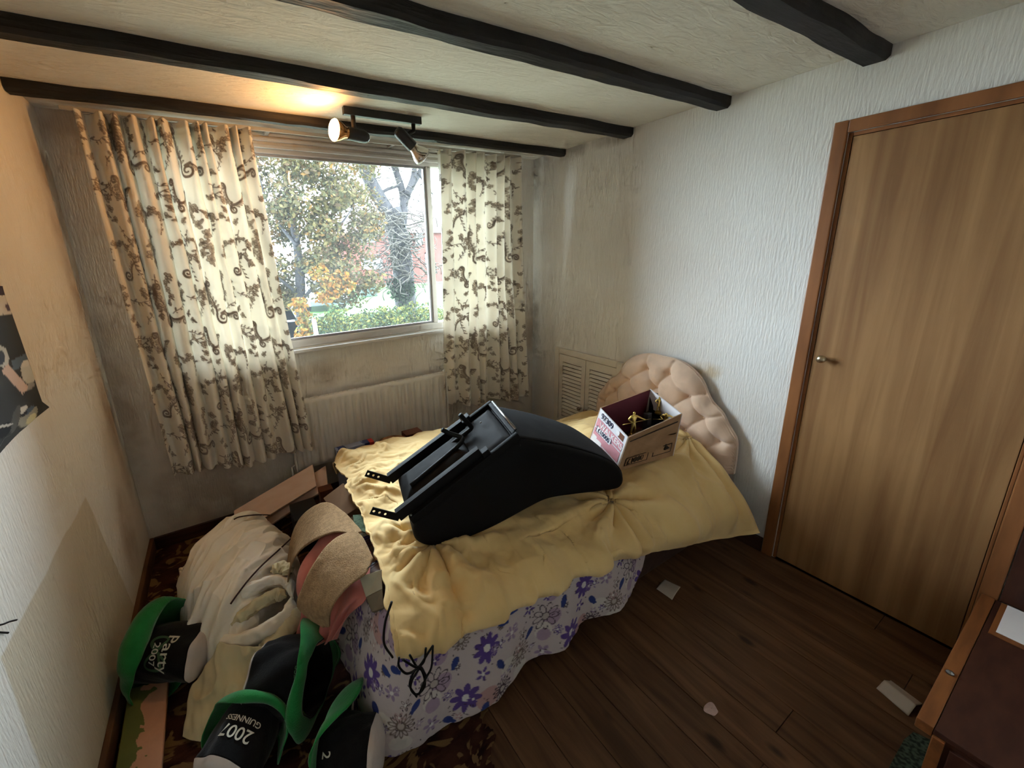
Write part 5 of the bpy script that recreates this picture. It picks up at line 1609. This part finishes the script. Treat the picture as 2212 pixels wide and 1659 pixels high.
box('sticker', (-1.755, -.2564, .375), (-1.728, -.2552, .415), MAT['inkw'], bb)
place(bb, (-1.66, -.22, .0075))
MAT['wicker'] = mk('brown_wicker', (146, 100, 58), .7, col2=(112, 72, 40), vs=30, stretch=(1, 1, 6))
bk_ = thing('wicker_basket', 'round brown wicker basket rim showing behind the duvet', 'basket')
bc = np.array([-1.44, -.335, .0075])
wl = []
for k in range(26):
    zz = .012 + k * .0155
    rr_ = .07 + .018 * (k / 25)
    wl.append((np.array([(bc[0] + rr_ * cos(a), bc[1] + rr_ * sin(a), bc[2] + zz + .003 * sin(a * 12 + (k % 2) * pi)) for a in np.linspace(0, 2 * pi, 40)]), .008))
tubes('woven_side', wl, MAT['wicker'], bk_, 6)['kind'] = 'stuff'
tube('rim', [(bc[0] + .09 * cos(a), bc[1] + .09 * sin(a), bc[2] + .41) for a in np.linspace(0, 2 * pi, 40, endpoint=False)], .012, MAT['wicker'], bk_, 8, True)
lathe('handle_lid', [(.085, .415), (.075, .43), (.045, .442), (.01, .446)], bc, (0, 0, 1), MAT['wicker'], bk_, 28)
place(bk_, tuple(bc))
tag(box('brown_parcel', (-1.33, -.30, .0075), (-1.21, -.21, .425), MAT['redwood'], None, .004), 'upright reddish brown panel between basket and radiator', 'panel')

# ------------------------------------------------------------------ felt party hats
MAT['feltk'] = mk('black_felt', (20, 20, 21), .95, var=.2, vs=40, bump=.2, bs=200, sheen=.15, spec=.05)
MAT['feltg'] = mk('bright_green_felt', (36, 122, 62), .95, var=.18, vs=14, bump=.25, bs=200, sheen=.3, spec=.05)
MAT['feltw'] = mk('white_felt', (206, 194, 186), .95, var=.06, vs=14, bump=.2, bs=160, sheen=.2)
MAT['printw'] = mk('pale_screen_print', (206, 204, 190), .8)
MAT['printg'] = mk('dull_green_screen_print', (62, 92, 66), .8)
MAT['printr'] = mk('red_screen_print', (130, 50, 46), .8)


def hat(label, b0_, t0_, r0, r1, squash, brim, seed, xhint=(0, 0, 1), brim_mat='feltg', texts=(), brim_curl=.05, emblem=None):
    """soft felt hat like a pint: black crown, pale foam-like top, floppy green brim"""
    t = thing('felt_hat', label, 'hat', 'felt party hats on the floor')
    b0_, t0_ = np.array(b0_, float), np.array(t0_, float)
    ax = t0_ - b0_; hL = np.linalg.norm(ax); ax /= hL
    xv = np.array(xhint, float); xv -= ax * (xv @ ax); xv /= np.linalg.norm(xv); yv = np.cross(ax, xv)

    def surf(tt, th_, off=0.0):
        tt = np.asarray(tt, float); th_ = np.asarray(th_, float)
        rr_ = r0 + (r1 - r0) * tt + .10 * r0 * np.sin(pi * np.clip(tt, 0, 1)) + r0 * .22 * fbm(np.cos(th_) * 1.6 + tt * 1.5 + seed, np.sin(th_) * 1.6 + tt * 1.2, seed, 2) + off
        c_ = b0_ + ax * (tt * hL)[..., None] + (xv * .0)
        return c_ + xv * (np.cos(th_) * rr_ * squash)[..., None] + yv * (np.sin(th_) * rr_)[..., None]

    n1, n2 = 64, 40
    th_ = np.linspace(0, 2 * pi, n1, endpoint=False)[:, None]; tt = np.linspace(0, 1, n2)[None, :]
    S_ = surf(tt + 0 * th_, th_ + 0 * tt)
    S_[..., 2] = np.maximum(S_[..., 2], .009)
    cr = grid('crown', S_, MAT['feltk'], t, thick=.004, wrap_u=True)
    # pale top: bulging cap at the far end
    q = np.linspace(0, 1, 16)[None, :]
    ring1 = surf(np.ones_like(th_), th_)            # (n1,1,3)
    cen1 = b0_ + ax * hL
    cap = ring1 + (cen1 - ring1) * (q[..., None]) + ax * (.028 * np.sqrt(np.clip(1 - (1 - q) ** 2, 0, 1)))[..., None]
    cap[..., 2] = np.maximum(cap[..., 2], .009)
    grid('foam_top', cap, MAT['feltw'], t, wrap_u=True)
    # floppy brim
    q = np.linspace(0, 1, 18)[None, :]
    ring0 = surf(np.zeros_like(th_), th_); out = ring0 - b0_; out /= np.linalg.norm(out, axis=-1, keepdims=True)
    cur = brim_curl * np.sin(2 * th_ + seed) + .03 * np.sin(3 * th_ + seed * 2.1)
    bw = brim * (1 + .35 * np.sin(th_ * 2 + seed * 1.7))
    rl = 2.0 + .7 * np.sin(2 * th_ + seed)
    br_ = ring0 + out * (bw * np.sin(q * rl) + .012 * q)[..., None] + ax * (bw * .8 * (1 - np.cos(q * rl)) - cur * q ** 1.5)[..., None]
    br_[..., 2] = np.maximum(br_[..., 2], .009)
    br_[..., 0] = np.maximum(br_[..., 0], XL + .024)
    grid('brim', br_, MAT[brim_mat], t, thick=.004, wrap_u=True)
    for (body, size, tpos, thc, m_, sxx) in texts:
        o = text('lettering', body, (0, 0, 0), (1, 0, 0), (0, 1, 0), size, MAT[m_], cr, extrude=.0, bold=.0004)
        n_ = len(o.data.vertices)
        co = np.empty(n_ * 3); o.data.vertices.foreach_get('co', co); co = co.reshape(-1, 3)
        rm = r0 * 1.05
        P_ = surf(tpos + co[:, 1] / hL, thc + co[:, 0] * sxx / rm, .0035 + .0)
        o.data.vertices.foreach_set('co', P_.ravel()); o.data.update()
    if emblem:      # looping green ribbon mark behind the lettering
        q_ = np.linspace(0, 1, 90); a_ = q_ * 4.4 * pi
        ex, ey = .058 * np.sin(a_ * .5) * (1 - .25 * q_), .040 * np.sin(a_) * (.5 + .5 * q_) + .01 * np.cos(a_ * .5)
        dx, dy = np.gradient(ex), np.gradient(ey); ln_ = np.hypot(dx, dy) + 1e-9
        wd = .0035 + .0025 * np.sin(a_ * .7) ** 2
        L1 = np.stack([ex - dy / ln_ * wd, ey + dx / ln_ * wd], 1); L2 = np.stack([ex + dy / ln_ * wd, ey - dx / ln_ * wd], 1)
        rib = np.stack([surf(emblem[0] + l_[:, 1] / hL, emblem[1] + l_[:, 0] / (r0 * 1.05), .0026) for l_ in (L1, L2)], 1)
        grid('ribbon_mark', rib, MAT['printg'], cr)
    place(t, (float(b0_[0]), float(b0_[1]), .008))
    return surf, xv, yv, ax


def facing(b0_, t0_, uv, squash, xhint=(0, 0, 1)):
    """angle round the crown that looks at the photographer"""
    b0_, t0_ = np.array(b0_), np.array(t0_); ax = (t0_ - b0_) / np.linalg.norm(t0_ - b0_)
    xv = np.array(xhint, float); xv -= ax * (xv @ ax); xv /= np.linalg.norm(xv); yv = np.cross(ax, xv)
    d_ = CC - (b0_ + t0_) / 2
    return math.atan2(d_ @ yv, d_ @ xv / squash)


hb0, ht0 = az(308, 1412, .115), az(438, 1408, .115)
f1 = facing(hb0, ht0, None, .9)
hat('black felt hat with green brim, lettered Party 2007, against the left wall', hb0, ht0, .092, .098, .92, .085, 1,
    texts=[('Party', .056, .66, f1 + .05, 'printw', 1.0), ('2007', .034, .47, f1 + .05, 'printw', 1.0)], emblem=(.50, f1 + .02), brim_curl=.06)
hb1, ht1 = az(688, 1462, .165), az(572, 1462, .15)
f2 = facing(hb1, ht1, None, .95)
hat('big plain black felt hat with a white top leaning on the floral bedspread', hb1, ht1, .108, .115, .95, .04, 4, texts=[('GUINNESS', .024, .13, f2 - .25, 'printg', 1.0)], brim_curl=.03)
hb2, ht2 = az(558, 1535, .105), az(478, 1672, .095)
f3 = facing(hb2, ht2, None, .85)
hat('black felt hat lettered GUINNESS 2007 with a crumpled green brim, at the photo bottom', hb2, ht2, .088, .096, .85, .05, 2,
    texts=[('GUINNESS', .022, .44, f3 + .25, 'printw', 1.0), ('2007', .045, .64, f3 + .25, 'printw', 1.0)], brim_curl=.05)
hb3, ht3 = az(700, 1632, .105), az(808, 1622, .115)
hat('black felt hat with green brim and white top below the bedspread corner', hb3, ht3, .085, .090, .9, .06, 6, texts=[('2', .034, .22, facing(hb3, ht3, None, .9), 'printw', 1.0)], brim_curl=.045)
gl = crsurf([[az(610, 1530, .10), az(635, 1525, .11), az(655, 1535, .10)], [az(615, 1548, .11), az(640, 1550, .13), az(665, 1552, .10)], [az(625, 1572, .08), az(645, 1578, .09), az(660, 1570, .08)]], 30, 30)
MAT['lime'] = mk('lime_green_felt', (112, 150, 62), .95, var=.15, vs=20, bump=.2, bs=160)
tag(grid('lime_felt_scrap', gl, MAT['lime'], None, thick=.006), 'curled scrap of lime green felt between the hats', 'felt scrap')

# ------------------------------------------------------------------ painted plank along the left wall
MAT['paintplank'] = mk('flaking_painted_plank', (200, 150, 120), .8, attr=True, var=.18, vs=8, bump=.2, bs=30)
p0, p1_, p2_, p3_ = np.array(az(283, 1500, .035)), np.array(az(366, 1478, .035)), np.array(az(352, 1659, .035)), np.array(az(262, 1659, .035))
dirp = (p2_ - p1_); dirp /= np.linalg.norm(dirp)
p2_ = p1_ + dirp * .62; p3_ = p0 + dirp * .60
nu, nv = 60, 260
uu = np.linspace(0, 1, nu)[:, None, None]; vv = np.linspace(0, 1, nv)[None, :, None]
S = (p0 * (1 - uu) + p1_ * uu) * (1 - vv) + (p3_ * (1 - uu) + p2_ * uu) * vv
gmask = (uu[..., 0] < .45 + .12 * np.sin(vv[..., 0] * 31) * (vnoise(vv[..., 0] * 9, uu[..., 0] * 2, 5) + .5) + .5 * vnoise(vv[..., 0] * 40, uu[..., 0] * 6, 6) * (vnoise(vv[..., 0] * 7, uu[..., 0], 9) > -.1))[..., None]
c = np.where(gmask, np.array(lin(104, 112, 60)[:3]), np.array(lin(204, 152, 122)[:3]))
tag(grid('painted_plank', S, MAT['paintplank'], None, c, thick=.026), 'plank with flaking green and peach paint lying along the left wall', 'plank')

# ------------------------------------------------------------------ cables down the bedspread
MAT['cable'] = mk('black_cable', (14, 14, 15), .5)
ay = lambda u_, v_, y_: tuple(at(u_, v_, y=y_))
cbl = thing('cable_bundle', 'bundle of thin black cable hanging over the floral bedspread', 'cable')
for k, pts in enumerate([[(846, 1300), (832, 1345), (830, 1390), (848, 1420)], [(862, 1420), (862, 1440), (880, 1455), (905, 1440), (925, 1410), (935, 1395)],
                         [(935, 1395), (932, 1440), (920, 1465), (905, 1500)], [(885, 1415), (900, 1440), (912, 1450), (918, 1480), (902, 1500), (888, 1490), (890, 1470), (905, 1445)],
                         [(920, 1400), (915, 1430), (895, 1450), (885, 1480), (900, 1505)], [(870, 1425), (895, 1440), (910, 1442), (920, 1460)]]):
    tube('strand', spline([ay(u_, v_, -1.795 - .004 * (k % 3) + .0002 * (v_ - 1400)) for u_, v_ in pts], 40), .0032, MAT['cable'], cbl, 7)
place(cbl, ay(890, 1450, -1.79))

# ------------------------------------------------------------------ litter on the floor
MAT['paper'] = mk('dusty_white_paper', (196, 184, 168), .8, var=.05)


def sheetlet(name, label, cat, px4, lift, fold=None, z0=.0025):
    q = [np.array(az(u_, v_, z0)) for u_, v_ in px4]
    n_ = 16
    uu = np.linspace(0, 1, n_)[:, None, None]; vv = np.linspace(0, 1, n_)[None, :, None]
    S = (q[0] * (1 - uu) + q[1] * uu) * (1 - vv) + (q[3] * (1 - uu) + q[2] * uu) * vv
    S[..., 2] += lift * np.clip(1 - np.abs(uu[..., 0] - .45) * 2.2, 0, 1) + 0 * vv[..., 0]
    tag(grid(name, S, MAT['paper'], None, thick=.001), label, cat)


sheetlet('paper_scrap', 'small square scrap of paper on the floorboards near the bed', 'paper', [(1418, 1272), (1436, 1252), (1470, 1268), (1452, 1296)], .004)
sheetlet('folded_leaflet', 'folded pale leaflet standing open on the floorboards near the cabinet', 'paper', [(1893, 1487), (1924, 1470), (1992, 1520), (1962, 1547)], .022)
nr = 14
rr_ = np.linspace(.05, 1, nr)[None, :]; th_ = np.linspace(0, 2 * pi, 28, endpoint=False)[:, None]
cw_ = np.array(az(1536, 1532, .002))
S = np.stack([cw_[0] + .024 * rr_ * np.cos(th_) * (1 + .2 * np.sin(3 * th_)), cw_[1] + .022 * rr_ * np.sin(th_) * (1 + .15 * np.cos(2 * th_)), .002 + .006 * (1 - rr_ ** 2) + .003 * fbm(rr_ * 3 * np.cos(th_), rr_ * 3 * np.sin(th_), 4) * (1 - rr_)], -1)
MAT['blob'] = mk('pinkish_white_tissue', (206, 176, 170), .9, var=.1, vs=90)
tag(grid('tissue', S, MAT['blob'], None, wrap_u=True), 'small crumpled pinkish tissue in the middle of the bare floorboards', 'tissue')
MAT['gcarpet'] = mk('green_woven_underlay', (84, 100, 84), .95, bump=.6, bs=130, col2=(40, 52, 44), vs=110, detail=0)
ring = [az(1905, 1690, .001), az(1925, 1650, .001), (az(1952, 1600, .001)), az(1972, 1584, .001), az(2008, 1600, .001), az(2000, 1690, .001)]
tag(prism('underlay_offcut', ring, (0, 0, .006), MAT['gcarpet']), 'offcut of green woven underlay beside the low cabinet', 'underlay')
ub = thing('striped_box', 'dark box with pale stripes just under the bed edge', 'box')
q = np.array(az(1085, 1470, .001))
box('box_body', (q[0] - .05, q[1] + .01, .001), (q[0] + .05, q[1] + .07, .05), MAT['dkbox'], ub, .002)
for k in range(4):
    box('stripe', (q[0] - .045 + k * .022, q[1] + .0088, .006), (q[0] - .039 + k * .022, q[1] + .0099, .045), MAT['greycard2'], ub)
place(ub, (float(q[0]), float(q[1]) + .04, .001))

# ------------------------------------------------------------------ low cabinet at the right edge
MAT['cabtop'] = mk('dark_red_brown_laminate', (74, 42, 30), .5, col2=(60, 32, 23), vs=5, stretch=(2, 6, 2), spec=.3)
MAT['cabrail'] = mk('orange_varnished_rail', (138, 84, 44), .45, col2=(116, 68, 36), vs=5, stretch=(1, 8, 8), spec=.4)
cab = thing('low_cabinet', 'low dark red-brown cabinet with an orange edge rail beside the door', 'cabinet')
box('carcass', (-.785, -3.05, .0), (-.02, -2.582, .282), MAT['cabtop'], cab, .003)
box('top_panel', (-.79, -3.06, .2825), (-.02, -2.5765, .30), MAT['cabtop'], cab, .003)
box('edge_rail', (-.79, -2.576, .27), (-.02, -2.5435, .302), MAT['cabrail'], cab, .003)
box('corner_post', (-.7965, -2.60, .0), (-.7855, -2.577, .281), MAT['cabrail'], cab, .002)
box('back_panel', (-.0185, -3.05, .3005), (-.002, -2.584, 1.25), MAT['cabtop'], cab, .002)
box('recess_frame', (-.245, -2.70, .3003), (-.03, -2.59, .304), MAT['cabrail'], cab, .001)
for k in range(2):
    box('drawer_front', (-.796, -3.03 + .0, .03 + k * .125), (-.7855, -2.61, .145 + k * .125), MAT['cabtop'], cab, .002)
hk = np.array(at(2055, 1452, z=.31))
lathe('catch', [(.004, 0), (.009, .002), (.009, .006), (.004, .010), (.001, .011)], (hk[0], -2.56, .302), (0, 0, 1), MAT['steel'], cab, 12)
place(cab, (-.4, -2.8, 0))
tag(box('white_card', (-.225, -2.695, .3045), (-.035, -2.603, .307), MAT['inkw'], None, .0005), 'white card lying on the low cabinet', 'card')

# ------------------------------------------------------------------ torn poster and loose wire on the left wall
zt_, zb_ = at(0, 622, x=XL)[2] + .02, at(0, 945, x=XL)[2] - .02
nu, nv = 150, 130
redge = np.array([(at(u_, v_, x=XL)[2], at(u_, v_, x=XL)[1]) for u_, v_ in [(2, 618), (8, 640), (24, 682), (38, 722), (52, 762), (66, 800), (78, 840), (88, 868), (104, 880), (72, 905), (38, 932), (5, 946)]])
top_z = redge[0][0]; bot_z = redge[-1][0]
vv = np.linspace(0, 1, nv)
rz = np.interp(vv, np.linspace(0, 1, len(redge)), redge[:, 0]); ry = np.interp(vv, np.linspace(0, 1, len(redge)), redge[:, 1])
lz = np.linspace(top_z + .04, bot_z - .10, nv); ly = np.full(nv, -1.50)
uu = np.linspace(0, 1, nu)[:, None]
Yp = ly[None, :] * (1 - uu) + ry[None, :] * uu; Zp = lz[None, :] * (1 - uu) + rz[None, :] * uu
cp = np.zeros((nu, nv, 3)); cp[:] = lin(52, 52, 50)[:3]


def blot(u_, v_, ru, rv, col, ang=0.0, rect=False):
    q = at(u_, v_, x=XL)
    ky = abs(at(u_ + 10, v_, x=XL)[1] - q[1]) / 10; kz = abs(at(u_, v_ + 10, x=XL)[2] - q[2]) / 10
    a_ = (Yp - q[1]) / ky; b2 = -(Zp - q[2]) / kz
    a2 = a_ * cos(ang) + b2 * sin(ang); b3 = -a_ * sin(ang) + b2 * cos(ang)
    m_ = (np.maximum(np.abs(a2) / ru, np.abs(b3) / rv) if rect else np.hypot(a2 / ru, b3 / rv)) < 1 + .15 * fbm(a_ * .3, b2 * .3, 7)
    cp[m_] = lin(*col)[:3]


blot(10, 655, 60, 24, (206, 198, 186)); blot(14, 664, 5, 9, (88, 76, 92)); blot(0, 625, 20, 14, (60, 48, 62))
blot(44, 780, 22, 12, (92, 108, 122), 0, True)
blot(58, 805, 16, 30, (196, 196, 186)); blot(52, 786, 10, 8, (206, 204, 196)); blot(62, 835, 12, 8, (150, 150, 146))
blot(30, 820, 10, 42, (214, 186, 170), -.35, True)
blot(0, 770, 16, 26, (196, 196, 190)); blot(-4, 772, 12, 18, (60, 66, 76))
blot(58, 900, 26, 18, (150, 150, 138)); blot(46, 885, 12, 8, (206, 206, 200)); blot(60, 886, 14, 6, (84, 104, 124)); blot(64, 905, 14, 10, (206, 202, 160)); blot(48, 895, 8, 4, (40, 44, 52))
blot(30, 905, 10, 30, (88, 88, 84), .6); blot(5, 930, 20, 16, (14, 14, 14)); blot(8, 920, 22, 3, (190, 188, 180), .5)
MAT['poster'] = mk('torn_picture_paper', (60, 60, 58), .6, attr=True, spec=.2)
P = np.stack([np.full((nu, nv), XL + .0035) + .004 * np.clip(vnoise(Yp * 8, Zp * 8, 8), 0, 1), Yp, Zp], -1)
tag(grid('torn_poster', P, MAT['poster'], None, cp, thick=.0006, flip=True), 'torn dark collage poster with a small bird picture on the left wall', 'poster')
wr = thing('loose_wire', 'two thin dark loose wire ends on the left wall', 'wire')
for pts in ([(-40, 1352), (0, 1350), (20, 1343), (36, 1339)], [(-40, 1362), (0, 1366), (18, 1367)]):
    tube('wire_end', spline([at(u_, v_, x=XL + .006 + .004 * i) for i, (u_, v_) in enumerate(pts)], 20), .0022, MAT['cable'], wr, 6)
place(wr, tuple(at(0, 1355, x=XL + .006)))
